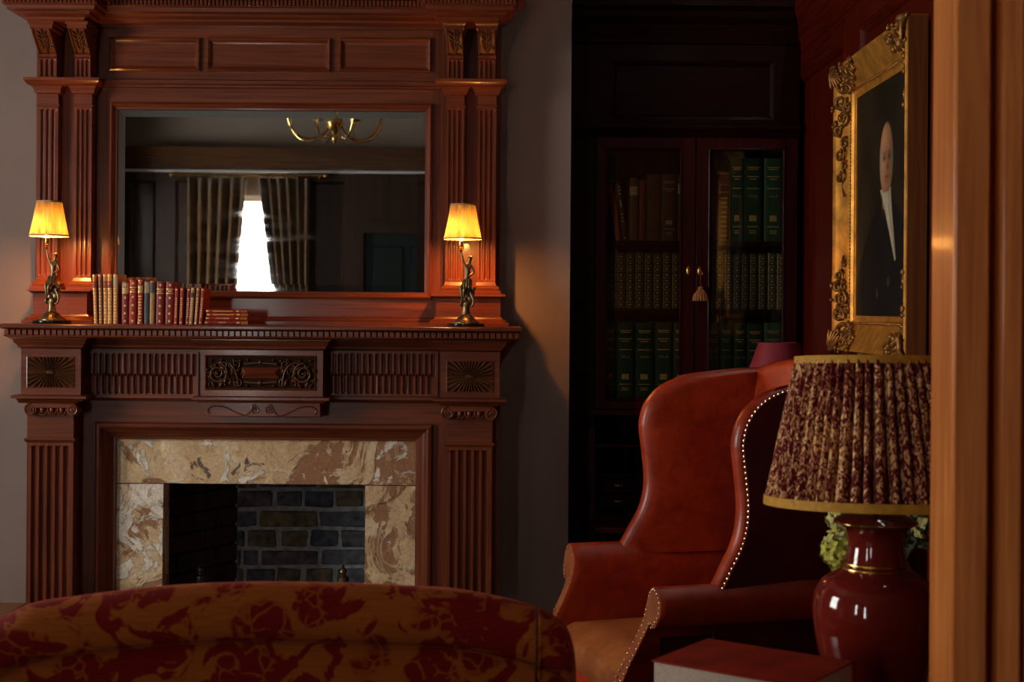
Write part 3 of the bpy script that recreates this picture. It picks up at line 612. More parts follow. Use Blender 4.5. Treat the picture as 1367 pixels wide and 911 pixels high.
def leaf(mb, p, ang, L, wd, y, h):                    # a small carved lobe lying in the XZ plane
    ca, sa = math.cos(ang), math.sin(ang); n = 7
    for sgn in (1,):
        P = []
        for i in range(n + 1):
            s = i / n; wv = wd * math.sin(PI * min(1, s * 0.96 + 0.04)) ** 0.8; row = []
            for k in (-1, -0.5, 0, 0.5, 1):
                u, v = L * s, wv * k
                row.append((p[0] + ca * u - sa * v, y - h * (1 - abs(k) ** 1.5) * math.sin(PI * (0.15 + 0.8 * s)), p[1] + sa * u + ca * v))
            P.append(row)
        mb.grid(P)
    return mb

# ------------------------------------------------------------------ lower mantelpiece
mp = thing('mantelpiece', 'carved dark mahogany mantelpiece with fluted pilasters round the stone hearth', 'mantelpiece', (PX(348, 500, 5.3)[0], 5.3, 0))
part = lambda n, mb, mat=WOODX, **k: obj(n, mb, mat, mp, **k)
YSH = 5.05
x0, x1, z0, z1 = RX(-1, 431, 697, 450, YSH); zt = ZC(434.6, YSH); u = YSH / FP
SHELF_Z = zt
part('shelf', MB().mould(x0 + 9 * u, x1 - 9 * u, YSH + 9 * u, YW, [(0, zt - 15.5 * u), (0.001, zt - 8 * u), (6 * u, zt - 7 * u), (9 * u, zt - 5 * u), (9 * u, zt - 2 * u), (7.5 * u, zt - 0.4 * u), (6.5 * u, zt), (0, zt)]))
dn = MB(); p = 7.94 * u; xx = x0 + 5 * u
while xx < x1 - 8 * u:
    dn.box(xx, xx + p * 0.74, YSH + 4.5 * u, YSH + 11 * u, zt - 15 * u, zt - 8 * u, 0.0008); xx += p
yy = YSH + 12 * u
while yy < YW - p:
    for a, b in ((x0 + 5 * u, x0 + 11 * u), (x1 - 11 * u, x1 - 5 * u)): dn.box(a, b, yy, yy + p * 0.74, zt - 15 * u, zt - 8 * u, 0.0008)
    yy += p
part('dentil_course', dn, kind='stuff')
part('shelf_fillet', MB().mould(x0 + 9 * u, x1 - 9 * u, YSH + 9 * u, YW, [(0, zt - 19 * u), (4 * u, zt - 17 * u), (5 * u, zt - 15 * u), (0, zt - 14.6 * u)]))
# frieze
YFR, YBK, YCT = 5.29, 5.19, 5.19
FB = {'l': (28, 108), 'c': (268, 431), 'r': (588, 667)}
def zz(py, Y, px): return PX(px, py, Y)[1]
fz_top, fz_bot = zt - 19 * u, zz(531, YBK, 350)
x0f, x1f = PX(30, 500, YFR)[0], PX(667, 500, YFR)[0]
part('frieze_board', MB().box(x0f, x1f, YFR, YW, fz_bot, fz_top))
bead = lambda yf, z_hi, z_lo, q: [(0, z_lo), (0.3 * q, z_lo + 0.15 * (z_hi - z_lo)), (0.35 * q, z_lo + 0.35 * (z_hi - z_lo)), (0.6 * q, z_lo + 0.5 * (z_hi - z_lo)), (0.75 * q, z_lo + 0.8 * (z_hi - z_lo)), (q, z_lo + 0.85 * (z_hi - z_lo)), (q, z_hi)]
for k, (a, b) in FB.items():
    X0, X1 = PX(a, 500, YBK)[0], PX(b, 500, YBK)[0]; mid = (a + b) / 2
    part({'l': 'frieze_block', 'c': 'centre_block', 'r': 'frieze_block'}[k], MB().box(X0, X1, YBK, YFR, fz_bot, fz_top))
    part('bed_moulding', MB().mould(X0, X1, YBK, YFR - .001, bead(YBK, fz_top, fz_top - 0.042, 0.032)))
for a, b in ((108, 268), (431, 588)):
    X0, X1 = PX(a, 500, YFR)[0], PX(b, 500, YFR)[0]
    part('bed_moulding', MB().mould(X0, X1, YFR, YW, bead(YFR, fz_top, fz_top - 0.044, 0.03), 0, 0))
    # two staggered tiers of narrow flutes
    xa, xb, za, zb = RX(a + 8 if a < 200 else a + 3, 470, b - 2 if a < 200 else b - 3, 528, YFR)
    pitch = 8.25 * YFR / FP; zm = lerp(za, zb, 0.47); fl = []; n = int((xb - xa) / pitch)
    for i in range(n + 1):
        c1 = xa + pitch * (i + 0.5); c2 = xa + pitch * (i + 0.0)
        if c1 < xb - pitch * .4: fl.append((c1, pitch * 0.31, zm - 0.002, zb - 0.006))
        if xa + pitch * .4 < c2 < xb - pitch * .4: fl.append((c2, pitch * 0.31, za + 0.006, zm + 0.002))
    xs = [lerp(xa, xb, i / (n * 12)) for i in range(n * 12 + 1)]
    hz = pitch * .31
    zs = sorted(set([za, za + 0.0055, za + 0.0075, za + 0.006 + hz * .5, za + 0.006 + hz, lerp(za, zm, .5), zm + .002 - hz, zm + .002 - hz * .4, zm - 0.0005, zm, zm + .0005, zm - .002 + hz * .4, zm - .002 + hz, lerp(zm, zb, .5), zb - .006 - hz, zb - .006 - hz * .5, zb - .0075, zb - .0055, zb]))
    part('fluted_frieze', MB().slab(xa, xb, za, zb, YFR - 0.014, 0.0138, flute_relief(fl, 0.0115), xs, zs), WOODZ, sharp=50)
part('architrave_ledge', MB().mould(PX(30, 530, YFR)[0], PX(667, 530, YFR)[0], YFR, YW, [(0, fz_bot - 0.022), (0.006, fz_bot - 0.02), (0.012, fz_bot - 0.012), (0.022, fz_bot - 0.010), (0.022, fz_bot - 0.001), (0, fz_bot)]))
for k, (a, b) in FB.items():
    X0, X1 = PX(a, 500, YBK)[0], PX(b, 500, YBK)[0]
    part('block_ledge', MB().mould(X0, X1, YBK, YFR - .001, [(0, fz_bot - 0.020), (0.008, fz_bot - 0.018), (0.014, fz_bot - 0.010), (0.027, fz_bot - 0.008), (0.027, fz_bot + 0.001), (0.02, fz_bot + 0.004), (0, fz_bot + 0.005)]))
# sunbursts
for a, b, t0, t1 in ((37, 98, 477, 517), (597, 657, 483, 523)):
    X0, X1, Z0, Z1 = RX(a, t0, b, t1, YBK); cx, cz = (X0 + X1) / 2, (Z0 + Z1) / 2; m = MB(); N = 60
    def edge(an):
        c, s = math.cos(an), math.sin(an); k = min((X1 - X0) / 2 / max(abs(c), 1e-6), (Z1 - Z0) / 2 / max(abs(s), 1e-6)); return cx + c * k, cz + s * k
    hubr = lambda an: (cx + 0.016 * math.cos(an), cz + 0.009 * math.sin(an))
    vs = []; 
    for i in range(N):
        an = 2 * PI * i / N + 0.001; hi = i % 2; (ex, ez), (hx, hz) = edge(an), hubr(an)
        vs += [(ex, YBK - (0.008 if hi else -0.001), ez), (hx, YBK - (0.005 if hi else 0.002), hz), (ex, YBK + .004, ez)]
    m.add(vs, [(3 * i, 3 * ((i + 1) % N), 3 * ((i + 1) % N) + 1, 3 * i + 1) for i in range(N)] + [(3 * i, 3 * ((i + 1) % N), 3 * ((i + 1) % N) + 2, 3 * i + 2) for i in range(N)])
    sb = part('sunburst', m, CARVE, sharp=10)
    m = MB().ball((cx, YBK - 0.003, cz), 0.017, 0.007, 0.009, 14, 6)
    for q in range(3): m.tube([(cx + (q - 1) * 0.009 + 0.004 * math.cos(t * PI / 4), YBK - 0.0095, cz + 0.004 * math.sin(t * PI / 4)) for t in range(8)], 0.0012, 5, True)
    obj('boss', m, CARVE, sb)
    part('border', MB().frame(X0 - 0.004, X1 + 0.004, Z0 - 0.004, Z1 + 0.004, [(0, 0), (0, 0.003), (0.004, 0.004), (0.005, 0)], YBK), WOODX)
# carved centre panel
X0, X1, Z0, Z1 = RX(275, 476, 421, 520, YCT); cx, cz = (X0 + X1) / 2, (Z0 + Z1) / 2
part('panel_border', MB().frame(X0, X1, Z0, Z1, [(-0.004, 0), (-0.004, 0.003), (0, 0.006), (0.003, 0.0)], YCT), WOODX)
part('panel_ground', MB().box(X0 + .003, X1 - .003, YCT - 0.0006, YCT + .01, Z0 + .003, Z1 - .003), CARVEGROUND)
sc = MB(); k = YCT / FP
for sg in (-1, 1):
    c = cx + sg * 57 * k
    sc.tube(spiral(c, cz - 1 * k, YCT - 0.004, 14 * k, 1.9, R(90), sg, 44, 0.14, 0.006), [lerp(0.0042, 0.0026, i / 44) for i in range(45)], 7)
    sc.ball((c, YCT - 0.009, cz - 1 * k), 0.0055)
    sc.tube(smooth([(c + sg * 2 * k, YCT - .004, cz + 13 * k), (c - sg * 14 * k, YCT - .006, cz + 13 * k), (c - sg * 24 * k, YCT - .008, cz + 2 * k), (c - sg * 28 * k, YCT - .006, cz - 16 * k)], 7), 0.004, 7)
    sc.tube(spiral(cx + sg * 33 * k, cz + 12 * k, YCT - .005, 6 * k, 1.2, R(-60), -sg, 20), 0.0026, 6)
    sc.tube(spiral(cx + sg * 30 * k, cz - 14 * k, YCT - .005, 6 * k, 1.2, R(100), sg, 20), 0.0026, 6)
    sc.tube(spiral(cx + sg * 41 * k, cz + 10 * k, YCT - .005, 5 * k, 1.2, R(200), sg, 20), 0.0026, 6)
    for an, L, px_, pz_ in ((60, 15, 42, -8), (100, 17, 38, -4), (35, 12, 45, 2), (140, 12, 36, -2), (-60, 11, 44, -6), (-110, 12, 36, -8), (200, 10, 66, 9), (150, 9, 68, -3), (250, 10, 64, -11), (20, 9, 48, 12), (300, 10, 50, -12), (-30, 8, 69, 5)):
        leaf(sc, (cx + sg * px_ * k, cz + pz_ * k), R(an) if sg > 0 else PI - R(an), L * k, 3.4 * k, YCT - 0.001, 0.010)
    for q in range(13):
        rq = random.Random(q * 7 + (sg > 0)); leaf(sc, (cx + sg * rq.uniform(24, 68) * k, cz + rq.uniform(-15, 12) * k), rq.uniform(0, 2 * PI), rq.uniform(7, 11) * k, 2.6 * k, YCT - 0.0005, 0.008)
    for px_, pz_ in ((66, 16), (68, -16), (52, 17), (47, -16), (17, 17), (18, -17), (36, 17), (27, 16), (60, 10)):
        sc.ball((cx + sg * px_ * k, YCT - 0.004, cz + pz_ * k), 0.0048, 0.006, 0.0048, 8, 5)
part('carved_scrolls', sc, CARVE, sharp=70, kind='stuff')
m = MB()
for zc, s in ((12 * k, 1), (-12 * k, -1)): m.tube(smooth([(cx - 22 * k, YCT - .005, cz + zc), (cx, YCT - .006, cz + zc + s * 1.5 * k), (cx + 22 * k, YCT - .005, cz + zc)], 8), 0.005, 8)
m.ball((cx, YCT - 0.006, cz + 14 * k), 0.01, 0.008, 0.008).ball((cx, YCT - 0.006, cz - 13.5 * k), 0.01, 0.008, 0.009)
part('strapwork', m, CARVE)
a, b, c_ = 25 * k, 7 * k, 5 * k
m = MB().add([(cx - a, YCT - .002, cz - b), (cx + a, YCT - .002, cz - b), (cx + a, YCT - .002, cz + b), (cx - a, YCT - .002, cz + b), (cx - a + 6 * k, YCT - .014, cz), (cx + a - 6 * k, YCT - .014, cz)], [(0, 1, 5, 4), (1, 2, 5), (2, 3, 4, 5), (3, 0, 4), (0, 1, 2, 3)])
part('tablet', m, WOODX, sharp=10)
# apron plate with two little volutes
X0, X1, Z0, Z1 = RX(272, 539, 428, 557, YCT + .03); y = YCT + 0.03; cx, cz = (X0 + X1) / 2, (Z0 + Z1) / 2
part('apron_plate', MB().box(X0, X1, y, YFR, Z0, fz_bot, 0.003), WOODX)
m = MB()
for sg in (-1, 1):
    m.tube(smooth([(cx + sg * 12 * k, y - .003, cz + 4 * k), (cx + sg * 22 * k, y - .003, cz - 7 * k), (cx + sg * 36 * k, y - .003, cz - 3 * k), (cx + sg * 50 * k, y - .003, cz + 4 * k), (cx + sg * 66 * k, y - .003, cz + 5 * k), (cx + sg * 73 * k, y - .003, cz), (cx + sg * 70 * k, y - .003, cz - 5 * k)], 6), 0.0028, 6)
    m.tube(spiral(cx + sg * 9 * k, cz + 1 * k, y - .003, 6.5 * k, 1.8, R(90), -sg, 36), 0.0026, 6); m.ball((cx + sg * 9 * k, y - .004, cz + 1 * k), 0.004)
part('apron_scrolls', m, WOODX)
# architrave and bolection round the stone
YA = 5.315
X0, X1 = PX(101, 600, YA)[0], PX(600, 600, YA)[0]; zc = fz_bot - 0.02
X2, X3 = PX(129, 700, YA)[0], PX(575, 700, YA)[0]; Z3 = ZC(566.5, YA)
part('architrave_board', MB().box(X0, X1, YA, YW, Z3, zc))
for a, b in ((X0, X2), (X3, X1)): part('side_board', MB().box(a, b, YA, YW, 0.0, Z3), WOODZ)
X2, X3, Z3 = PX(127, 700, YA)[0], PX(577, 700, YA)[0], ZC(565, YA)
bol = [(0, -0.002), (0.001, 0.010), (0.006, 0.016), (0.016, 0.018), (0.024, 0.012), (0.028, -0.004), (0.036, -0.006), (0.044, -0.016), (0.052, -0.022), (0.058, -0.030), (0.066, -0.031), (0.066, -0.08)]
for s, mt in (('t', WOODX), ('l', WOODZ), ('r', WOODZ)): part('bolection', MB().frame(X2, X3, -0.07, Z3, bol, YA, s), mt)
# pilasters with Ionic caps
for side, (a, b, capa, capb, cy0, cy1, na, nb, ay0, ay1) in {'l': (36, 98, 31, 104, 539, 556, 40, 98, 585, 591), 'r': (596, 657, 588, 665, 543, 562, 599, 657, 591, 597)}.items():
    YP = 5.225
    X0, X1 = PX(a, 600, YP)[0], PX(b, 600, YP)[0]; ztop = fz_bot - 0.02
    bxa, bxb = (PX(36, 600, 5.27)[0], PX(103, 600, 5.27)[0]) if side == 'l' else (PX(590, 600, 5.27)[0], PX(667, 600, 5.27)[0])
    part('pilaster_back', MB().box(bxa, bxb, 5.27, YW, 0, ztop), WOODZ)
    za = zz(ay1, YP, (a + b) / 2)
    part('plinth', MB().box(X0 - 0.012, X1 + 0.012, YP - 0.014, 5.27, 0, 0.16, 0.004), WOODX)
    part('pilaster', fluted(X0, X1, 0.16, za, YP, 0.045, 5, 0.013, 0.20, za - 0.012, 0.14, 0.37), WOODZ, sharp=50)
    part('astragal', MB().mould(X0, X1, YP, 5.27, [(0, za - 0.001), (0.006, za + 0.004), (0.009, za + 0.010), (0.006, za + 0.016), (0, za + 0.017)]))
    part('necking', MB().box(X0, X1, YP, 5.27, za + .016, ztop), WOODX)
    # Ionic capital
    Xa, Xb, Za, Zb = RX(capa, cy0, capb, cy1, 5.18); yc = 5.185; r = (Zb - Za) / 2
    cap = part('capital', MB().box(Xa + r, Xb - r, yc, YP + .01, Zb - r * 0.75, Zb, 0.002).mould(X0, X1, YP - .01, YP + .002, [(0, Zb - 0.002), (0.02, Zb), (0.026, ztop), (0, ztop + .001)]))
    for sg, c in ((1, Xa + r), (-1, Xb - r)):
        m = MB().prism_y([(c + r * 0.95 * math.cos(2 * PI * q / 24), (Za + Zb) / 2 + r * 0.95 * math.sin(2 * PI * q / 24)) for q in range(24)], yc + 0.002, YP + .01)
        m.tube(spiral(c, (Za + Zb) / 2, yc, r * 0.9, 2.1, R(90), sg, 50, 0.1), [lerp(0.0036, 0.0018, i / 50) for i in range(51)], 7).ball((c, yc, (Za + Zb) / 2), 0.004)
        obj('volute', m, WOODX, cap)
    for i in range(3):
        ex = lerp(Xa + 2 * r, Xb - 2 * r, (i + 0.5) / 3); ez = Zb - r * 1.05
        eg = MB().ball((ex, yc + 0.014, ez), 0.010, 0.012, 0.015, 12, 8)
        eg.tube([(ex + 0.0155 * math.cos(t), yc + 0.012, ez + 0.019 * math.sin(t)) for t in [R(q) for q in range(160, 385, 15)]], 0.0026, 6)
        obj('egg', eg, WOODX, cap)

# ------------------------------------------------------------------ overmantel with mirror
om = thing('overmantel_mirror', 'tall panelled mahogany overmantel holding a wide landscape mirror above the shelf', 'overmantel', (PX(360, 430, 5.4)[0], 5.4, SHELF_Z))
part2 = lambda n, mb, mat=WOODX, **k: obj(n, mb, mat, om, **k)
YO, YP2, YPB = 5.42, 5.365, 5.41
X0, X1 = PX(48, 250, YO)[0], PX(668, 250, YO)[0]; ztop = ZC(-14, 5.3)
mx0, mx1, mz0, mz1 = RX(147, 138, 577, 399, YO)
part2('back_board', MB().box(X0, mx0, YO, YW, SHELF_Z, ztop), WOODZ); part2('back_board', MB().box(mx1, X1, YO, YW, SHELF_Z, ztop), WOODZ)
zcap_l = ZC(108, 5.36); 
part2('lower_board', MB().box(mx0, mx1, YO, YW, SHELF_Z, mz0))
part2('upper_board', MB().box(mx0, mx1, YO, YW, mz1, ztop))
pr = [(0, -0.01), (0, 0.012), (0.008, 0.018), (0.014, 0.012), (0.020, 0.004), (0.026, 0.003), (0.030, -0.012), (0.030, -0.03)]
for s, mt in (('t', WOODX), ('b', WOODX), ('l', WOODZ), ('r', WOODZ)): part2('mirror_frame', MB().frame(mx0, mx1, mz0, mz1, pr, YO, s), mt)
gx0, gx1, gz0, gz1 = mx0 + 0.029, mx1 - 0.029, mz0 + 0.029, mz1 - 0.029; bv, yg = 0.026, YO + 0.004
rings = [[(gx0 + d, yg + e, gz0 + d), (gx1 - d, yg + e, gz0 + d), (gx1 - d, yg + e, gz1 - d), (gx0 + d, yg + e, gz1 - d)] for d, e in ((0, 0.0013), (bv, 0.0), (0, 0.006))]
m = MB().add([v for r in rings for v in r], [(4, 5, 6, 7)] + [(k, (k + 1) % 4, 4 + (k + 1) % 4, 4 + k) for k in range(4)] + [(8, 9, 10, 11)] + [(k, (k + 1) % 4, 8 + (k + 1) % 4, 8 + k) for k in range(4)])
part2('mirror_glass', m, MIRROR, sharp=1, label='old mirror glass, slightly spotted')
part2('foot_rail', MB().mould(PX(118, 430, YO)[0], PX(580, 430, YO)[0], YO, YW, [(0.028, SHELF_Z), (0.028, SHELF_Z + 0.012), (0.016, SHELF_Z + 0.016), (0.012, SHELF_Z + 0.026), (0, SHELF_Z + 0.03)], 0, 0))
# pedestals, pairs of pilasters, caps, corbels
CFG = {'l': dict(ped=(44, 116), pc=(387, 391, 418), bm=430, pil=((50, 77), (99, 122)), back=(49, 124), base=(371, 386), cap=(108, 126), capx=(48, 123), ast=142, fl=(146, 368)),
       'r': dict(ped=(582, 668), pc=(393, 398, 424), bm=436, pil=((595, 619), (637, 662)), back=(590, 664), base=(377, 392), cap=(110, 128), capx=(594, 664), ast=143, fl=(147, 374))}
for side, c in CFG.items():
    mid = sum(c['back']) / 2
    YD_ = 5.335
    a, b = PX(c['ped'][0], 405, YD_)[0], PX(c['ped'][1], 405, YD_)[0]; z_a, z_b, z_c = [zz(q, YD_, mid) for q in c['pc']]
    part2('pedestal', MB().box(a, b, YD_, YW, SHELF_Z, z_b))
    part2('pedestal_cap', MB().mould(a, b, YD_, YW, [(0, z_b - 0.004), (0.006, z_b), (0.012, z_b + 0.004), (0.018, z_b + 0.006), (0.018, z_a), (0, z_a)]))
    part2('pedestal_base', MB().mould(a, b, YD_, YW, [(0.032, SHELF_Z), (0.032, SHELF_Z + 0.010), (0.024, SHELF_Z + 0.013), (0.018, SHELF_Z + 0.022), (0.008, SHELF_Z + 0.026), (0.004, SHELF_Z + 0.033), (0, SHELF_Z + 0.034)]))
    part2('pilaster_back', MB().box(PX(c['back'][0], 250, YPB)[0], PX(c['back'][1], 250, YPB)[0], YPB - 0.004, YO, z_a, zz(28, YPB, mid)), WOODZ)
    zbt, zbb = zz(c['base'][0], YP2, mid), z_a
    zc0, zc1 = zz(c['cap'][1], YP2, mid), zz(c['cap'][0], YP2, mid); zas = zz(c['ast'], YP2, mid)
    h = zc1 - zc0
    for pa, pb in c['pil']:
        xa, xb = PX(pa, 250, YP2)[0], PX(pb, 250, YP2)[0]
        part2('pilaster', fluted(xa, xb, zbt, zas, YP2, YPB - YP2, 3, 0.009, zz(c['fl'][1], YP2, mid), zz(c['fl'][0], YP2, mid), 0.20, 0.36), WOODZ, sharp=50)
        part2('pilaster_base', MB().mould(xa, xb, YP2, YPB, [(0.022, zbb), (0.022, zbb + 0.012), (0.014, zbb + 0.015), (0.016, zbb + 0.022), (0.012, zbb + 0.028), (0.004, zbb + 0.033), (0, zbt)]))
        part2('necking', MB().box(xa, xb, YP2, YPB, zas, zc1 - h * .4).mould(xa, xb, YP2, YPB, [(0, zas - 0.001), (0.005, zas + 0.002), (0.005, zas + 0.006), (0, zas + 0.008)]))
        part2('pilaster_cap', MB().mould(xa, xb, YP2, YPB, [(0, zc0), (0.010, zc0 + 0.1 * h), (0.012, zc0 + 0.3 * h), (0.020, zc0 + 0.6 * h), (0.020, zc1 - h * .4), (0, zc1 - h * .4)]))
    xa, xb = PX(c['capx'][0], 115, YP2)[0], PX(c['capx'][1], 115, YP2)[0]
    part2('cap_shelf', MB().mould(xa, xb, YP2, YW, [(0.016, zc1 - h * .4), (0.024, zc1 - h * .35), (0.034, zc1 - h * .1), (0.036, zc1 - h * .05), (0.036, zc1 + 0.008), (0, zc1 + 0.01)]))
    # carved corbels
    ztc, zbc = zz(28 if side == 'l' else 29, 5.26, mid), zc1 + 0.008
    Hc = ztc - zbc
    for pa, pb in c['pil']:
        xa, xb = PX(pa, 90, 5.345)[0] + .004, PX(pb, 90, 5.345)[0] - .001; wv = xb - xa
        side_prof = [(5.41, 0), (5.352, 0), (5.350, 0.30), (5.352, 0.36), (5.335, 0.40), (5.335, 0.44), (5.342, 0.47), (5.322, 0.56), (5.292, 0.68), (5.268, 0.80), (5.262, 0.86), (5.41, 0.86)]
        cb = part2('corbel', MB().prism_x([(y, zbc + t * Hc) for y, t in side_prof], xa, xb), WOODZ)
        obj('corbel_top', MB().mould(xa, xb, 5.268, 5.41, [(0, zbc + 0.84 * Hc), (0.006, zbc + 0.87 * Hc), (0.006, zbc + 0.93 * Hc), (0.012, zbc + 0.96 * Hc), (0.012, ztc), (0, ztc)]), WOODX, cb)
        obj('flutes', fluted(xa + .001, xb - .001, zbc, zbc + 0.37 * Hc, 5.339, 0.012, 3, 0.008, zbc + 0.02 * Hc, zbc + 0.35 * Hc, 0.16, 0.34), WOODZ, cb, sharp=50)
        lf = MB()
        yz = lambda t: interp([(0.46, 5.342), (0.56, 5.322), (0.68, 5.292), (0.80, 5.268), (0.86, 5.262)], t)
        for sg in (-1, 1):
            for q, (t, an, L) in enumerate(((0.50, 60, .030), (0.58, 50, .028), (0.66, 45, .026), (0.74, 40, .024))):
                n0 = len(lf.v); leaf(lf, ((xa + xb) / 2 + sg * 0.002, zbc + t * Hc), R(an) if sg > 0 else PI - R(an), L, 0.0055, 0, 0.009)
                for vi in range(n0, len(lf.v)):
                    vx, vy, vz = lf.v[vi]; lf.v[vi] = (vx, yz((vz - zbc) / Hc) + vy - 0.001, vz)
            path = [((xa + xb) / 2 + sg * wv * 0.44, yz(t) - 0.003, zbc + t * Hc) for t in (0.47, 0.55, 0.63, 0.71, 0.79, 0.85)]
            lf.tube(path, 0.004, 6)
        lf.tube([((xa + xb) / 2, yz(t) - 0.003, zbc + t * Hc) for t in (0.47, 0.55, 0.63, 0.71, 0.79, 0.85)], 0.0035, 6)
        lf.tube(spiral(xb - 0.010, zbc + 0.58 * Hc, yz(0.58) - 0.006, 0.010, 1.5, R(120), -1, 24), 0.003, 6)
        obj('acanthus', lf, CARVE, cb, sharp=70)
# frieze panels and rails between the corbels
for a, b, t, bt in ((147, 268, 50.5, 95), (277, 442, 51, 96), (453, 576, 51.5, 96.5)):
    xa, xb, za, zb = RX(a, t, b, bt, YO)
    fp = part2('frieze_panel', MB().box(xa + .004, xb - .004, YO - 0.002, YO + .02, za + .004, zb - .004))
    obj('panel_moulding', MB().frame(xa, xb, za, zb, [(0, 0), (0, 0.010), (0.005, 0.014), (0.012, 0.010), (0.018, 0.003), (0.024, 0.002), (0.024, 0)], YO), WOODX, fp)
za, zb = ZC(118.5, YO), ZC(109, YO)
part2('rail_moulding', MB().mould(PX(124, 113, YO)[0], PX(592, 113, YO)[0], YO, YW, [(0, za), (0.008, za + .003), (0.010, za + .010), (0.018, za + .014), (0.018, zb), (0.01, zb + .004), (0, zb + .005)], 0, 0))
# cornice, breaking forward over each pair of corbels
def cornice_prof(zb, k): return [(0.0, zb), (0.010 * k, zb + 0.006), (0.012 * k, zb + 0.012), (0.034 * k, zb + 0.020), (0.038 * k, zb + 0.028), (0.060 * k, zb + 0.032), (0.064 * k, zb + 0.046), (0.074 * k, zb + 0.050), (0.074 * k, zb + 0.074), (0.10 * k, zb + 0.080), (0.11 * k, zb + 0.10), (0, zb + 0.10)]
zb0 = ZC(28, 5.26)
xl, xr = PX(38, 28, 5.26)[0], PX(661, 28, 5.26)[0]
part2('cornice_soffit', MB().box(PX(110, 20, YO)[0], PX(592, 20, YO)[0], 5.40, YW, zb0 + 0.0, zb0 + 0.09))
part2('cornice', MB().mould(PX(100, 20, 5.36)[0], PX(600, 20, 5.36)[0], 5.365, YW, cornice_prof(zb0 + 0.010, 1.0), 0, 0))
dn = MB(); xx = PX(118, 5, 5.29)[0]; xe = PX(580, 5, 5.29)[0]; pd = 5.35 * 5.29 / FP
while xx < xe: dn.box(xx, xx + pd * .68, 5.278, 5.295, zb0 + 0.062, zb0 + 0.083, 0.0006); xx += pd
for a, b, py in ((38, 110, 28), (592, 663, 29)):
    xa, xb = PX(a, 28, 5.255)[0], PX(b, 28, 5.255)[0]; z0_ = ZC(py, 5.255, (a + b) / 2)
    part2('cornice_break', MB().mould(xa, xb, 5.255, YO, cornice_prof(z0_, 1.0)))
    xx = xa - 0.070; xe = xb + 0.068
    while xx < xe: dn.box(xx, xx + pd * .68, 5.255 - 0.0805, 5.255 - 0.070, z0_ + 0.052, z0_ + 0.073, 0.0006); xx += pd
part2('dentil_course', dn, kind='stuff')
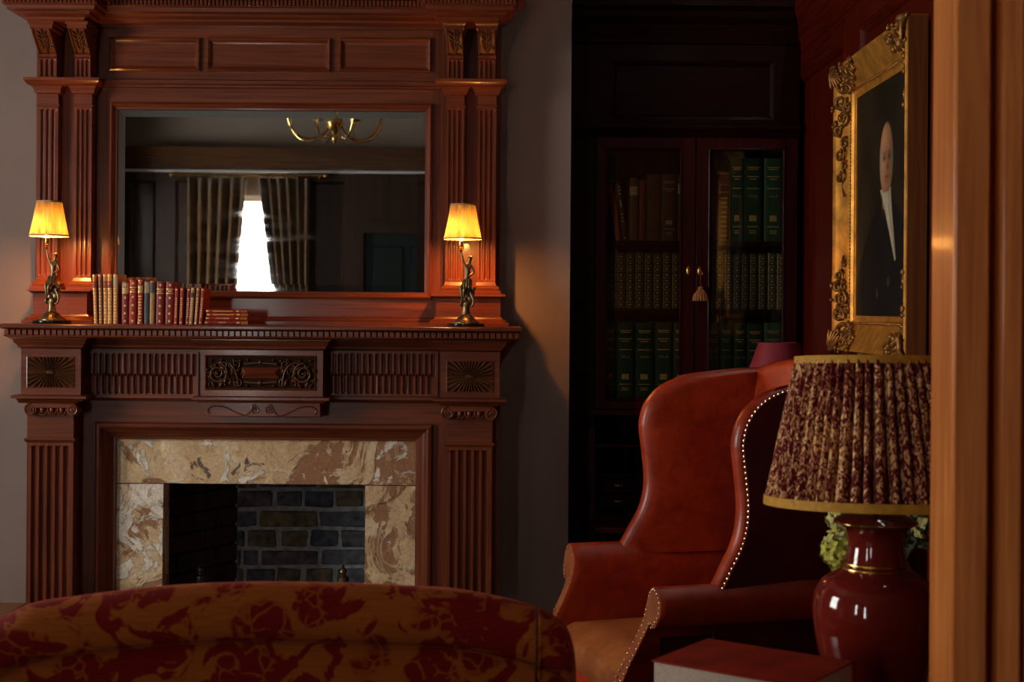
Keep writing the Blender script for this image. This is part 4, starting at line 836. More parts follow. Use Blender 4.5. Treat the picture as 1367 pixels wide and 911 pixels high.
# ------------------------------------------------------------------ books
ORD = ['first', 'second', 'third', 'fourth', 'fifth', 'sixth', 'seventh', 'eighth', 'ninth', 'tenth', 'eleventh', 'twelfth']
def book(label, group, X0, X1, Z0, Z1, yf, depth, c, style, lean=0.0, gilt=None, c2=None, vol=None, rough=0.5):
    """spine faces the room; X0..X1 spine width at the foot, lean = sideways shift of the head"""
    gilt = gilt or GILT
    w, h = X1 - X0, Z1 - Z0; t = thing('book', label, 'book', ((X0 + X1) / 2, yf, Z0), group=group)
    rx = math.atan2(lean, h); t.rotation_euler = (0, rx, 0)
    if lean > 0: t.location.x = X1 - w / 2 * math.cos(rx); t.location.z = Z0 + math.sin(rx) * w / 2
    elif lean < 0: t.location.x = X0 + w / 2 * math.cos(rx); t.location.z = Z0 + math.sin(-rx) * w / 2
    rd = min(0.006, w * 0.22)
    sp = [(-w / 2, rd * 1.1)] + [(-w / 2 * math.cos(a), rd * (1 - math.sin(a))) for a in [PI * k / 8 for k in range(9)]] + [(w / 2, rd * 1.1)]
    th = 0.0025
    cv = MB().prism([(x, y) for x, y in sp] + [(w / 2 - th, rd * 1.1), (-w / 2 + th, rd * 1.1)], 0, h, lambda a, b, z: (a, b, z))
    cv.box(-w / 2, -w / 2 + th, rd * 1.1, depth, 0, h).box(w / 2 - th, w / 2, rd * 1.1, depth, 0, h)
    obj('cover', cv, cloth(c, rough), t, local=True)
    obj('page_block', MB().box(-w / 2 + th, w / 2 - th, rd * 1.1, depth - 0.004, 0.003, h - 0.004), PAPER, t, local=True)
    sy = lambda x: rd * (1 - math.sqrt(max(0, 1 - (2 * x / w) ** 2)))
    def band(mb, za, zb, xa=-0.40, xb=0.40):
        n = 4; xs = [lerp(xa, xb, i / n) * w for i in range(n + 1)]
        mb.grid([[(x, sy(x) - 0.0006, za), (x, sy(x) - 0.0006, zb)] for x in xs])
    g = MB(); lb = MB()
    if 'ribs' in style:
        rb = MB()
        for q in (0.16, 0.32, 0.48, 0.64, 0.80):
            xs = [w * (-0.49 + 0.98 * i / 8) for i in range(9)]
            rb.tube([(x, sy(x), q * h) for x in xs], 0.0016, 6)
        obj('raised_bands', rb, cloth(c, rough), t, local=True)
    if 'label' in style: band(lb, h * .72, h * .86, -.44, .44)
    if 'toplabel' in style: band(lb, h * .80, h * .97, -.46, .46)
    if 'dots' in style:
        for q in (0.07, 0.25, 0.43, 0.62, 0.92):
            s = min(w * 0.16, 0.0045)
            g.add([(-s, -0.0008, q * h), (0, -0.0008, q * h - s * 1.2), (s, -0.0008, q * h), (0, -0.0008, q * h + s * 1.2)], [(0, 1, 2, 3)])
        band(g, h * .82, h * .835)
        band(g, h * .72, h * .735)
        for q in (.765, .785): band(g, h * q, h * (q + .009), -.22, .22)
    if 'gilt' in style:
        for q in (.02, .96, .80, .70): band(g, h * q, h * (q + .012), -.44, .44)
        for i in range(9):
            q = 0.08 + i * 0.066
            band(g, h * q, h * (q + .022), -.30 + 0.05 * (i % 2), .30 - 0.05 * (i % 2))
    if 'tall' in style:                                # thin titles running up the spine
        for q in (.94, .035): band(g, h * q, h * (q + .03), -.25, .25)
        for i in range(10): 
            q = 0.2 + i * 0.055; band(g, h * q, h * (q + .03), -.18 + .06 * (i % 3), .18)
    if 'lines' in style:
        for q, xa in ((.885, .34), (.862, .28), (.775, .34), (.745, .2), (.635, .34), (.18, .32), (.13, .2), (.105, .2)): band(g, h * q, h * (q + .011), -xa, xa)
        band(g, h * .25, h * .32, -.20, .20)
    if 'tiles' in style:
        for i in range(9):
            q = 0.03 + i * 0.105
            band(g, h * q, h * (q + .006), -.42, .42); band(g, h * (q + .085), h * (q + .091), -.42, .42)
            band(g, h * (q + .03), h * (q + .062), -.16, .16)
            for e in (-.42, .36): band(g, h * q, h * (q + .091), e, e + .06)
    if 'diamonds' in style:
        for q in (.93, .87, .81, .46, .40, .34, .05):
            s = w * 0.2; g.add([(-s, -0.0008, q * h), (0, -0.0008, q * h - s), (s, -0.0008, q * h), (0, -0.0008, q * h + s)], [(0, 1, 2, 3)])
        band(g, h * .58, h * .70, -.12, .12)
    if g.v: obj('gilding', g, gilt, t, local=True)
    if lb.v: obj('spine_label', lb, cloth(c2 or (0.45, 0.3, 0.14)), t, local=True)
    if vol:
        text('volume_lettering', vol, min(0.013, w * 0.26), gilt, t, Matrix.Translation((0, -0.0008, h * .545)) @ Matrix.Rotation(R(90), 4, 'X'))
    return t

# books standing on the mantelshelf; spine columns measured at the foot: (left, right, head shift, top)
YBK_ = 5.135
cxp, cyp = lambda c: 110 + c / 5.696, lambda c: 350 + c / 5.696
TAN, RED, DRED, SLATE, TANB = (0.58, 0.235, 0.06), (0.33, 0.024, 0.008), (0.21, 0.014, 0.008), (0.05, 0.05, 0.06), (0.40, 0.19, 0.07)
MBK = [(88, 115, -16, 95, TAN, 'label gilt', (0.28, 0.05, 0.02), 'tall tan book with red label at the left end of the mantel row'),
       (124, 150, -9, 93, (0.36, 0.13, 0.05), 'label gilt', (0.3, 0.05, 0.02), 'second mantel book, narrow orange-tan spine'),
       (155, 188, -8, 92, TAN, 'label gilt ribs', (0.3, 0.06, 0.02), 'third mantel book, pale tan gilt spine with red label'),
       (191, 227, -4, 92, TAN, 'label gilt', (0.26, 0.04, 0.015), 'fourth mantel book, wide tan gilt spine'),
       (229, 266, -2, 92, TAN, 'gilt toplabel', (0.5, 0.32, 0.16), 'fifth mantel book, tan spine with torn pale head'),
       (290, 346, 1, 147, DRED, 'toplabel dots', (0.36, 0.20, 0.07), 'dark red mantel book with a tan label across its head'),
       (350, 411, 3, 135, RED, 'dots ribs', None, 'red mantel book with gilt stars, right of the tan-labelled one'),
       (413, 456, 3, 130, RED, 'label dots gilt', (0.4, 0.24, 0.09), 'narrow richly gilt red mantel book left of the grey one'),
       (460, 505, 1, 143, SLATE, 'toplabel', (0.36, 0.25, 0.13), 'slate grey mantel book with tan head label'),
       (508, 547, 3, 143, TANB, 'label toplabel', (0.05, 0.05, 0.07), 'tan mantel book with a dark label beside the slate grey one'),
       (549, 617, 6, 148, DRED, 'dots', None, 'wide red gilt-starred mantel book, left of an equal pair'),
       (619, 690, 6, 148, DRED, 'dots', None, 'wide red gilt-starred mantel book, right of an equal pair'),
       (694, 722, 8, 195, RED, 'tall', None, 'first of the short red mantel books leaning right'),
       (731, 761, 8, 193, RED, 'tall', None, 'second short red mantel book in the leaning group'),
       (778, 806, 12, 195, DRED, 'tall', None, 'third short mantel book, darkest red of the leaning group'),
       (808, 838, 16, 190, (0.36, 0.17, 0.07), 'label tall', (0.06, 0.03, 0.02), 'short tan-spined mantel book with a dark label among red ones'),
       (846, 872, 18, 193, (0.30, 0.08, 0.03), 'tall gilt', None, 'fifth short mantel book, gilt orange-red spine'),
       (876, 908, 20, 195, RED, 'tall', None, 'last short red mantel book, leaning beside the flat stack')]
for i, (a, b, sh, tp, c, st_, c2, lab) in enumerate(MBK):
    xa, xb = PX(cxp(a), 430, YBK_)[0], PX(cxp(b), 430, YBK_)[0]
    h = (cyp(472) - cyp(tp)) * YBK_ / FP
    book(lab, 'books on the mantelshelf', xa, xb, SHELF_Z, SHELF_Z + h, YBK_ + 0.004 * (i % 3), 0.115 if i < 12 else 0.10, c, st_, sh / 5.696 * YBK_ / FP, c2=c2, rough=0.42)
# flat stack of four
xa, xb = PX(cxp(932), 430, YBK_)[0], PX(cxp(1203), 430, YBK_)[0]
zc = SHELF_Z
for i, (hh, da, db, tl, lab) in enumerate(((33, -8, 0, 'HAMLET', 'bottom red book of the flat stack, lettered HAMLET'), (30, 0, -6, 'JULIUS CAESAR', 'second book up in the flat stack, lettered JULIUS CAESAR'),
                                       (26, 8, 0, None, 'third book up in the flat mantel stack, gilt spine'), (26, 2, -4, None, 'topmost red book of the flat stack on the mantelshelf'))):
    h = hh / 5.696 * YBK_ / FP
    a, b = xa + da / 5.696 * YBK_ / FP, xb + db / 5.696 * YBK_ / FP
    t = thing('book', lab, 'book', ((a + b) / 2, YBK_, zc), R(-3), group='flat stack on the mantelshelf')
    L = b - a; th = 0.0022; c = [DRED, DRED, RED, DRED][i]
    cv = MB().prism([(0.13, 0), (0.004, 0), (0.001, h * .25), (0, h * .5), (0.001, h * .75), (0.004, h), (0.13, h), (0.13, h - th), (0.006, h - th), (0.006, th), (0.13, th)], -L / 2, L / 2, lambda u_, v_, q: (q, u_, v_))
    obj('cover', cv, cloth(c, 0.45), t, local=True)
    obj('page_block', MB().box(-L / 2 + .003, L / 2 - .003, 0.007, 0.126, th, h - th), PAPER, t, local=True)
    g = MB()
    for sx in (-1, 1): g.ball((sx * L * .44, -0.0003, h / 2), 0.0032, 0.0006, 0.0032, 8, 4)
    for sx in (-.47, -.40, .40, .47): g.box(sx * L - .0006, sx * L + .0006, -0.0006, 0.0006, h * .22, h * .78)
    if not tl:
        for q in range(16): g.box((-.30 + q * .038) * L, (-.30 + q * .038 + .022) * L, -0.0007, 0.0005, h * .36, h * .62)
    obj('gilding', g, GILT, t, local=True)
    if tl: text('title_lettering', tl, h * .52, GILT, t, Matrix.Translation((0, -0.0009, h * .5)) @ Matrix.Rotation(R(90), 4, 'X'))
    zc += h + 0.0003

# ------------------------------------------------------------------ figurine lamps
def figure_mesh(joints, edges, mat, parent, name, sub=2):
    me = bpy.data.meshes.new('fig'); me.from_pydata([j[:3] for j in joints], edges, [])
    o = bpy.data.objects.new(name, me); COL.objects.link(o)
    sk = o.modifiers.new('skin', 'SKIN'); sk.use_smooth_shade = True
    for i, j in enumerate(joints): me.skin_vertices[0].data[i].radius = (j[3], j[3])
    me.skin_vertices[0].data[0].use_root = True
    sb = o.modifiers.new('sub', 'SUBSURF'); sb.levels = sub; sb.render_levels = sub
    bpy.context.view_layer.update()
    m2 = bpy.data.meshes.new_from_object(o.evaluated_get(bpy.context.evaluated_depsgraph_get()))
    bpy.data.objects.remove(o); m2.materials.clear(); m2.materials.append(mat)
    m2.polygons.foreach_set('use_smooth', [True] * len(m2.polygons))
    r = bpy.data.objects.new(name, m2); COL.objects.link(r); r.parent = parent; return r
def shade_mesh(cx, cy, z0, z1, r0, r1, pleats, amp, th=0.0008, rows=6, tilt=0.0, seg=4, bow=0.0):
    n = pleats * seg; P = []
    for i in range(rows + 1):
        t = i / rows; rr = lerp(r0, r1, t) - bow * math.sin(PI * t); z = lerp(z0, z1, t)
        P.append([((rr + amp * math.cos(2 * PI * k / seg)) * math.cos(2 * PI * k / n), (rr + amp * math.cos(2 * PI * k / seg)) * math.sin(2 * PI * k / n), z) for k in range(n)])
    return MB().grid(P, False, True)
def ring_band(r0, r1, z0, z1, th):
    m = MB(); n = 64
    return m.grid([[(r * math.cos(2 * PI * k / n), r * math.sin(2 * PI * k / n), z) for k in range(n)] for r, z in ((r0, z0), (r1, z1), (r1 - th, z1), (r0 - th, z0))], True, True)
BULB = 1500
def figurine_lamp(label, px, py, Y, flip, shade_dx):
    k = Y / FP; X, Z = PX(px, py, Y)
    t = thing('figurine_lamp', label, 'lamp', (X, Y, SHELF_Z), group='pair of bronze figurine lamps')
    U = lambda cx, cz, d=0.0: ((cx - 258) / 5.06 * k, d, (888 - cz) / 5.06 * k)
    r_ = lambda q: q / 5.06 * k
    obj('plinth', MB().lathe(0, 0, [(r_(126), 0), (r_(128), 0.002), (r_(128), r_(18)), (r_(124), r_(22))], 40), BLACKMARBLE, t, local=True)
    obj('base', MB().lathe(0, 0, [(r_(92), r_(21)), (r_(90), r_(30)), (r_(76), r_(40)), (r_(66), r_(44)), (r_(54), r_(62)), (r_(38), r_(76)), (r_(30), r_(82)), (r_(27), r_(96)), (r_(24), r_(120)), (r_(26), r_(140))], 32), BRONZE, t, local=True)
    # rockwork seat with drapery and a curling dolphin tail
    m = MB()
    for (a, b, d, q) in ((262, 735, 0, 30), (250, 705, -.004, 24), (285, 700, .002, 30), (292, 660, .004, 24), (270, 655, .008, 26), (242, 742, 0, 20), (300, 690, -.004, 18), (262, 680, .004, 30)):
        c = U(a, b, d); m.ball(c, r_(q), r_(q * .9), r_(q * 1.1), 10, 7)
    m.tube(smooth([U(286, 660, -.006), U(304, 690, -.010), U(308, 725, -.010), U(296, 750, -.008), U(272, 752, -.004)], 5), [r_(11 - 5 * i / 20) for i in range(21)], 8)
    m.tube(smooth([U(244, 690, -.008), U(226, 728, -.012), U(222, 745, -.012), U(240, 752, -.006)], 5), [r_(9 - 4 * i / 15) for i in range(16)], 8)
    for (a, b, an) in ((308, 640, 60), (314, 628, 20), (296, 632, 100)):
        q = U(a, b, -.004); m.ball(q, r_(12), r_(5), r_(8), 8, 5)
    obj('rockwork', m, BRONZE, t, local=True, sharp=70)
    J = [U(268, 582) + (r_(22),), U(266, 545) + (r_(18),), U(266, 505) + (r_(20),), U(270, 476) + (r_(19),), U(277, 458) + (r_(9),), U(282, 440) + (r_(13),), U(285, 424) + (r_(14),), U(284, 412) + (r_(7),),
         U(246, 472, -.002) + (r_(10),), U(232, 436, -.003) + (r_(8),), U(222, 398, -.002) + (r_(6),), U(221, 380) + (r_(6.5),),
         U(292, 482, -.001) + (r_(10),), U(311, 522, -.003) + (r_(8),), U(290, 540, -.011) + (r_(6.5),), U(272, 550, -.013) + (r_(6),),
         U(252, 596, -.004) + (r_(17),), U(222, 628, -.014) + (r_(13),), U(228, 672, -.014) + (r_(11),), U(231, 712, -.012) + (r_(7),), U(224, 724, -.018) + (r_(6),),
         U(268, 600, -.004) + (r_(16),), U(244, 640, -.016) + (r_(13),), U(240, 690, -.011) + (r_(10),), U(244, 724, -.008) + (r_(7),)]
    E = [(0, 1), (1, 2), (2, 3), (3, 4), (4, 5), (5, 6), (6, 7), (3, 8), (8, 9), (9, 10), (10, 11), (3, 12), (12, 13), (13, 14), (14, 15), (0, 16), (16, 17), (17, 18), (18, 19), (19, 20), (0, 21), (21, 22), (22, 23), (23, 24)]
    if flip: J = [(j[0], -j[1] if False else j[1], j[2], j[3]) for j in J]
    fg = figure_mesh(J, E, BRONZE, t, 'figure')
    fc = U(284, 428)
    m = MB().ball((fc[0] - r_(3), fc[1] - r_(13.5), fc[2] - r_(2)), r_(2.6), r_(4), r_(4), 6, 4)                       # nose
    for s in (-1, 1): m.ball((fc[0] - r_(2) + s * r_(5), fc[1] - r_(12.5), fc[2] + r_(4)), r_(2.2), r_(1.5), r_(1.5), 6, 4)
    m.ball((fc[0] - r_(2), fc[1] - r_(12.5), fc[2] - r_(8)), r_(4), r_(1.5), r_(1.4), 6, 4)
    obj('face', m, BRONZE, fg, local=True)
    m = MB().ball((fc[0] + r_(3), fc[1] + r_(3), fc[2] + r_(9)), r_(15), r_(15), r_(11), 10, 6).ball((fc[0] + r_(4), fc[1] + r_(14), fc[2] - r_(2)), r_(9), r_(8), r_(11), 8, 5)
    for s in range(5): m.ball((fc[0] - r_(11) + r_(6) * s, fc[1] - r_(9), fc[2] + r_(10) + r_(3) * (s % 2)), r_(4.5))
    obj('hair', m, BRASS, fg, local=True)
    m = MB()
    for q in range(9):                                # kilted drapery at the hips
        a0 = R(-150 + q * 30); c0 = U(266, 568); c1 = U(256, 622, -.006)
        m.tube(smooth([(c0[0] + r_(23) * math.cos(a0), c0[1] + r_(20) * math.sin(a0), c0[2]), (lerp(c0[0], c1[0], .5) + r_(29) * math.cos(a0), lerp(c0[1], c1[1], .5) + r_(24) * math.sin(a0), lerp(c0[2], c1[2], .5)), (c1[0] + r_(32) * math.cos(a0 + .2), c1[1] + r_(24) * math.sin(a0), c1[2] - r_(8 * (q % 2)))], 4), r_(8), 7)
    obj('drapery', m, BRONZE, fg, local=True)
    # fitting and shade
    sx = (232 - 258 + shade_dx) / 5.06 * k
    fx = U(221, 380)[0]
    obj('socket', MB().lathe(fx, 0, [(r_(6), r_(888 - 386)), (r_(9), r_(888 - 378)), (r_(15), r_(888 - 372)), (r_(10), r_(888 - 366)), (r_(16), r_(888 - 358)), (r_(11), r_(888 - 350)), (r_(14), r_(888 - 342)), (r_(13), r_(888 - 308))], 18), BRASS, t, local=True)
    zb, zt_ = r_(888 - 300), r_(888 - 60); rb, rt = r_(128), r_(82)
    T = Matrix.Translation((sx, 0, 0))
    sh = obj('lamp_shade', shade_mesh(0, 0, zb, zt_, rb, rt, 64, 0.0011, bow=r_(3)).xf(T), SILK, t, local=True, sharp=80)
    obj('trim', ring_band(rb + .0015, rb + .001, zb, zb + r_(11), .002).xf(T), SILKTRIM, sh, local=True)
    obj('trim', ring_band(rt + .0018, rt + .0015, zt_ - r_(11), zt_, .002).xf(T), SILKTRIM, sh, local=True)
    em, nt, b = newmat('lit_bulb'); b.inputs['Emission Color'].default_value = (1, 0.40, 0.085, 1); b.inputs['Emission Strength'].default_value = BULB
    bz = r_(888 - 215)
    obj('bulb', MB().lathe(fx, 0, [(r_(11), r_(888 - 310)), (r_(12), bz - r_(40)), (r_(14), bz - r_(10)), (r_(10), bz + r_(18)), (r_(2), bz + r_(36))], 14), em, t, local=True)
    return t
figurine_lamp('bronze figurine lamp with lit golden pleated shade at the left end of the mantelshelf', 69, 430, 5.15, True, 4)
figurine_lamp('bronze figurine lamp with lit golden pleated shade at the right end of the mantelshelf', 622, 436, 5.15, False, 0)

# ------------------------------------------------------------------ chandelier (seen in the mirror)
cx, cy, cz = -1.02, 2.70, 2.47
ch = thing('chandelier', 'brass many-armed candle chandelier seen in the mirror', 'chandelier', (cx, cy, cz))
obj('stem', MB().lathe(cx, cy, [(0.004, cz - .12), (0.014, cz - .11), (0.02, cz - .09), (0.008, cz - .07), (0.022, cz - .05), (0.045, cz - .02), (0.05, cz), (0.03, cz + .04), (0.012, cz + .06), (0.012, cz + .16), (0.03, cz + .20), (0.03, cz + .24), (0.01, cz + .28), (0.006, cz + .32)], 24), POLBRASS, ch)
obj('chain', MB().tube([(cx, cy, cz + .31), (cx, cy, CEIL - .02)], 0.005, 8), POLBRASS, ch)
obj('ceiling_rose', MB().lathe(cx, cy, [(0.03, CEIL - .05), (0.055, CEIL - .03), (0.06, CEIL)], 24), POLBRASS, ch)
IVORY = plain('ivory_candle_tube', (0.7, 0.62, 0.45), 0.5)
for k in range(8):
    a = 2 * PI * k / 8 + 0.3; c, s = math.cos(a), math.sin(a)
    P = smooth([(0.03, 0.0), (0.07, -0.065), (0.14, -0.10), (0.22, -0.085), (0.275, -0.02), (0.285, 0.05)], 6)
    ar = obj('arm', MB().tube([(cx + p.x * c, cy + p.x * s, cz + p.y) for p in P], 0.006, 8), POLBRASS, ch)
    ex, ey, ez = cx + 0.285 * c, cy + 0.285 * s, cz + 0.05
    obj('drip_pan', MB().lathe(ex, ey, [(0.006, ez - .01), (0.032, ez), (0.034, ez + .006), (0.012, ez + .008), (0.014, ez + .03), (0.016, ez + .04)], 16), POLBRASS, ar)
    obj('candle_tube', MB().lathe(ex, ey, [(0.011, ez + .03), (0.011, ez + .13), (0.004, ez + .14)], 12), IVORY, ar)
# ------------------------------------------------------------------ bookcase in the alcove
YBC = 5.74
bc = thing('bookcase', 'very dark mahogany bureau bookcase with two glazed doors in the alcove', 'bookcase', (0.72, YBC, 0))
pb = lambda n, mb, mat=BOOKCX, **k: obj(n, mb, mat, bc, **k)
bxp = lambda px, Y=YBC: PX(px, 350, Y)[0]
bzp = lambda py, Y=YBC, px=930: PX(px, py, Y)[1]
XL, XR = XC + 0.012, WX_R - 0.016
YBB = YF - 0.01
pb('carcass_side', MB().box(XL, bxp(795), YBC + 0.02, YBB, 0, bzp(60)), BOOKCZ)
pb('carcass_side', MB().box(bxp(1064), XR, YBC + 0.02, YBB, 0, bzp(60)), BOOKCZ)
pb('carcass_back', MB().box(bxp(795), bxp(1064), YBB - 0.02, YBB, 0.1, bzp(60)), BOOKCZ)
# upper panelled frieze and cornice
xa, xb = XL, XR
pb('frieze_frame', MB().box(xa, bxp(815), YBC, YBC + .03, bzp(166), bzp(50)).box(bxp(1032), xb, YBC, YBC + .03, bzp(166), bzp(50)).box(bxp(815), bxp(1032), YBC, YBC + .03, bzp(81), bzp(50)).box(bxp(815), bxp(1032), YBC, YBC + .03, bzp(166), bzp(160)))
pb('frieze_panel', MB().frame(bxp(815), bxp(1032), bzp(160), bzp(81), [(0, 0), (0, .004), (.012, .0), (.02, -.012), (.02, -.02)], YBC).box(bxp(815), bxp(1032), YBC + .014, YBC + .03, bzp(160), bzp(81)))
z0 = bzp(60)
pb('cornice', MB().mould(XL, XR, YBC, YBB, [(0, z0), (.012, z0 + .006), (.016, z0 + .03), (.03, z0 + .05), (.034, z0 + .075), (.062, z0 + .10), (.066, z0 + .125), (.09, z0 + .14), (.09, bzp(3)), (0, bzp(3))], 0, 0))
pb('ledge', MB().mould(XL, XR, YBC, YBC + .04, [(0, bzp(183)), (.006, bzp(181)), (.012, bzp(176)), (.026, bzp(172)), (.026, bzp(167)), (0, bzp(165))], 0, 0))
pb('door_head', MB().box(XL, XR, YBC + .004, YBC + .03, bzp(186), bzp(181)))
# shelves
SH = {'top': 321.5, 'mid': 413.5, 'low': 535}
for nm, py in SH.items():
    pb('shelf', MB().box(bxp(795), bxp(1064), YBC + 0.03, YBB - .02, bzp(py + 6), bzp(py)))
# glazed doors
for nm, a, b, g0, g1 in (('left', 795, 927.5, 808, 910), ('right', 928.8, 1064, 945, 1047)):
    zt, zb_, gt, gb = bzp(184), bzp(547), bzp(198), bzp(536)
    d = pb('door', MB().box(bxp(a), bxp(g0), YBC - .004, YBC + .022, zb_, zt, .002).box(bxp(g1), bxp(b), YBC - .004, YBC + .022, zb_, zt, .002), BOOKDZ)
    obj('door_rail', MB().box(bxp(g0), bxp(g1), YBC - .004, YBC + .022, gt, zt, .002), BOOKDZ, d)
    obj('door_rail', MB().box(bxp(g0), bxp(g1), YBC - .004, YBC + .022, zb_, gb, .002), BOOKDZ, d)
    obj('glazing_bead', MB().frame(bxp(g0), bxp(g1), gb, gt, [(0, .006), (.003, .008), (.007, .002), (.009, -.006), (0, -.006)], YBC), BOOKDZ, d)
    obj('pane', MB().box(bxp(g0), bxp(g1), YBC + .008, YBC + .011, gb, gt), CASEGLASS, d)
    ex = bxp(919 if nm == 'left' else 934); ez = bzp(362)
    obj('escutcheon', MB().ball((ex, YBC - .004, ez), .008, .002, .020, 12, 6), BRASS, d)
# key with tassel hanging from the right-hand door
tx, tz = bxp(934.5), bzp(380)
ts = thing('key_tassel', 'red and gold key tassel hanging at the centre of the glazed doors', 'tassel', (tx, YBC - .02, tz - .07))
TAS = plain('tassel_silk', (0.38, 0.15, 0.045), 0.6, var=0.5, scale=200)
obj('key', MB().tube([(tx, YBC - .006, bzp(366)), (tx, YBC - .022, bzp(366))], .003).tube([(tx + .008 * math.cos(2 * PI * k / 10), YBC - .022, bzp(366) + .008 * math.sin(2 * PI * k / 10)) for k in range(10)], .002, 6, True), BRASS, ts)
obj('cord', MB().tube([(tx, YBC - .022, bzp(368)), (tx, YBC - .022, bzp(383))], .003, 6), cloth((0.16, 0.01, 0.01)), ts)
obj('knot', MB().ball((tx, YBC - .022, bzp(385.5)), .011, .010, .010), TAS, ts)
m = MB()
for k in range(16):
    a = 2 * PI * k / 16; m.tube(smooth([(tx + .008 * math.cos(a), YBC - .022 + .007 * math.sin(a), bzp(388)), (tx + .024 * math.cos(a), YBC - .022 + .013 * math.sin(a), bzp(394)), (tx + .030 * math.cos(a), YBC - .022 + .014 * math.sin(a), bzp(402))], 3), .0042, 6)
obj('fringe', m, TAS, ts, kind='stuff')

# the volumes behind the glass
YV = YBC + 0.10
vx = lambda cx: PX(770 + cx / 3.959, 300, YV)[0]
def vz(py): return PX(930, py, YV)[1]
def shelf_top(py): return bzp(py) + 0.0006
GRN, OLV = (0.013, 0.055, 0.022), (0.028, 0.030, 0.012)
z0 = shelf_top(321.5)
def hz(cy, base=600): return (base - cy) / 3.959 * YV / FP
def vol(lab, grp, a, b, top, c, st_, **k): return book(lab, grp, vx(a), vx(b), k.pop('z', z0), k.pop('zt', None) or z0 + hz(top), YV + random.uniform(0, .006), 0.17, c, st_, **k)
G1 = 'mixed bindings on the top shelf'
vol('plain red book leaning at the left end of the top shelf', G1, 205, 240, 300, (0.22, 0.02, 0.01), '', lean=-0.037)
vol('dark leaning book with pale diamonds down its spine on the top shelf', G1, 242, 272, 290, (0.05, 0.012, 0.01), 'diamonds', lean=-0.030, gilt=cloth((0.6, 0.5, 0.4)))
vol('tan-backed book right of the leaning diamond-patterned one', G1, 276, 324, 262, (0.13, 0.055, 0.02), 'label')
vol('thin red book between brown ones on the top shelf, left door', G1, 328, 364, 275, (0.20, 0.022, 0.012), '')
vol('broad brown book third from the left door centre stile', G1, 367, 441, 243, (0.10, 0.03, 0.014), 'ribs', gilt=GILTDIM)
vol('broad brown banded book beside the narrow one at the left door stile', G1, 444, 530, 243, (0.085, 0.028, 0.013), 'ribs lines', gilt=GILTDIM)
vol('narrow brown book with white label against the left door stile', G1, 532, 560, 247, (0.11, 0.04, 0.02), 'label', c2=(0.5, 0.45, 0.38))
vol('dim dark red book at the left end of the top shelf, right door', G1, 694, 746, 235, (0.06, 0.008, 0.008), 'ribs')
vol('red gilt book beside the three tall green volumes', G1, 751, 806, 225, (0.17, 0.03, 0.015), 'gilt ribs', gilt=GILTDIM)
G2 = 'tall green volumes on the top shelf'
vol('tall green gilt-lettered volume beside the red gilt book', G2, 812, 880, 155, GRN, 'lines', vol='VOL.II')
vol('middle one of the three tall green top-shelf volumes', G2, 884, 978, 155, GRN, 'lines', vol='VOL.III')
vol('tall green volume at the right end of the top shelf', G2, 992, 1086, 155, GRN, 'lines', vol='VOL.IV')
z1 = shelf_top(413.5)
for dn_, xs in (('left', [165, 213, 261, 309, 358, 406, 454, 503, 551]), ('right', [734, 782, 828, 872, 916, 962, 1010, 1058, 1104])):
    for i in range(8):
        z0 = z1
        vol('%s olive tiled-pattern volume from the left on the middle shelf, %s door' % (ORD[i], dn_), 'patterned set on the middle shelf', xs[i] + 1, xs[i + 1] - 2, 0, OLV, 'tiles ribs', z=z1, zt=vz(337 + (i * 7 % 3) * .6), gilt=GILTDIM)
z2 = shelf_top(535)
v3 = lambda c: 770 + c / 2.603
ROM = ['I', 'II', 'III', 'IV', 'V', 'VI', 'VII', 'VIII', 'IX', 'X']
for j, (a, b, dn_) in enumerate(((100, 134, 'left'), (138, 200, 'left'), (203, 267, 'left'), (271, 332, 'left'), (335, 384, 'left'), (455, 495, 'right'), (498, 541, 'right'), (545, 588, 'right'), (591, 648, 'right'), (652, 714, 'right'))):
    xa, xb = PX(v3(a), 480, YV)[0], PX(v3(b), 480, YV)[0]
    book('%s large green volume from the left on the bottom shelf, %s door' % (ORD[j if j < 5 else j - 5], dn_), 'large green set on the bottom shelf', xa, xb, z2, vz(430.5 + (j % 3) * .5), YV + random.uniform(0, .006), 0.19, GRN if j % 4 else (0.010, 0.042, 0.022), 'lines', vol='VOL.' + ROM[j], gilt=GILTDIM if j in (0, 5, 6) else GILT)

# lower bureau part: pigeonholes, small drawers, writing flap
XA, XB = bxp(788), bxp(1064); zt = bzp(552)
pb('bureau_side', MB().prism([(YBC + .02, 0.05), (YBC - .03, 0.05), (YBC - .03, bzp(690)), (YBC + .03, zt), (YBB, zt), (YBB, 0.05)], XA, bxp(796), lambda u_, v_, a: (a, u_, v_)), BOOKDZ)
pb('bureau_side', MB().prism([(YBC + .02, 0.05), (YBC - .03, 0.05), (YBC - .03, bzp(690)), (YBC + .03, zt), (YBB, zt), (YBB, 0.05)], bxp(1056), XB, lambda u_, v_, a: (a, u_, v_)), BOOKCZ)
pb('bureau_top', MB().box(XA, XB, YBC - .002, YBB, zt - .012, zt + .012, .003), BOOKDZ)
pb('bureau_shelf', MB().box(bxp(796), bxp(1056), YBC + .05, YBB, bzp(600), bzp(596)), BOOKDZ)
for i in range(5):
    xd = lerp(bxp(796), bxp(1056), (i + 1) / 6); pb('pigeonhole_divider', MB().box(xd - .004, xd + .004, YBC + .07, YBB, bzp(636), bzp(600)), BOOKCZ)
pb('bureau_shelf', MB().box(bxp(796), bxp(1056), YBC + .05, YBB, bzp(640), bzp(636)))
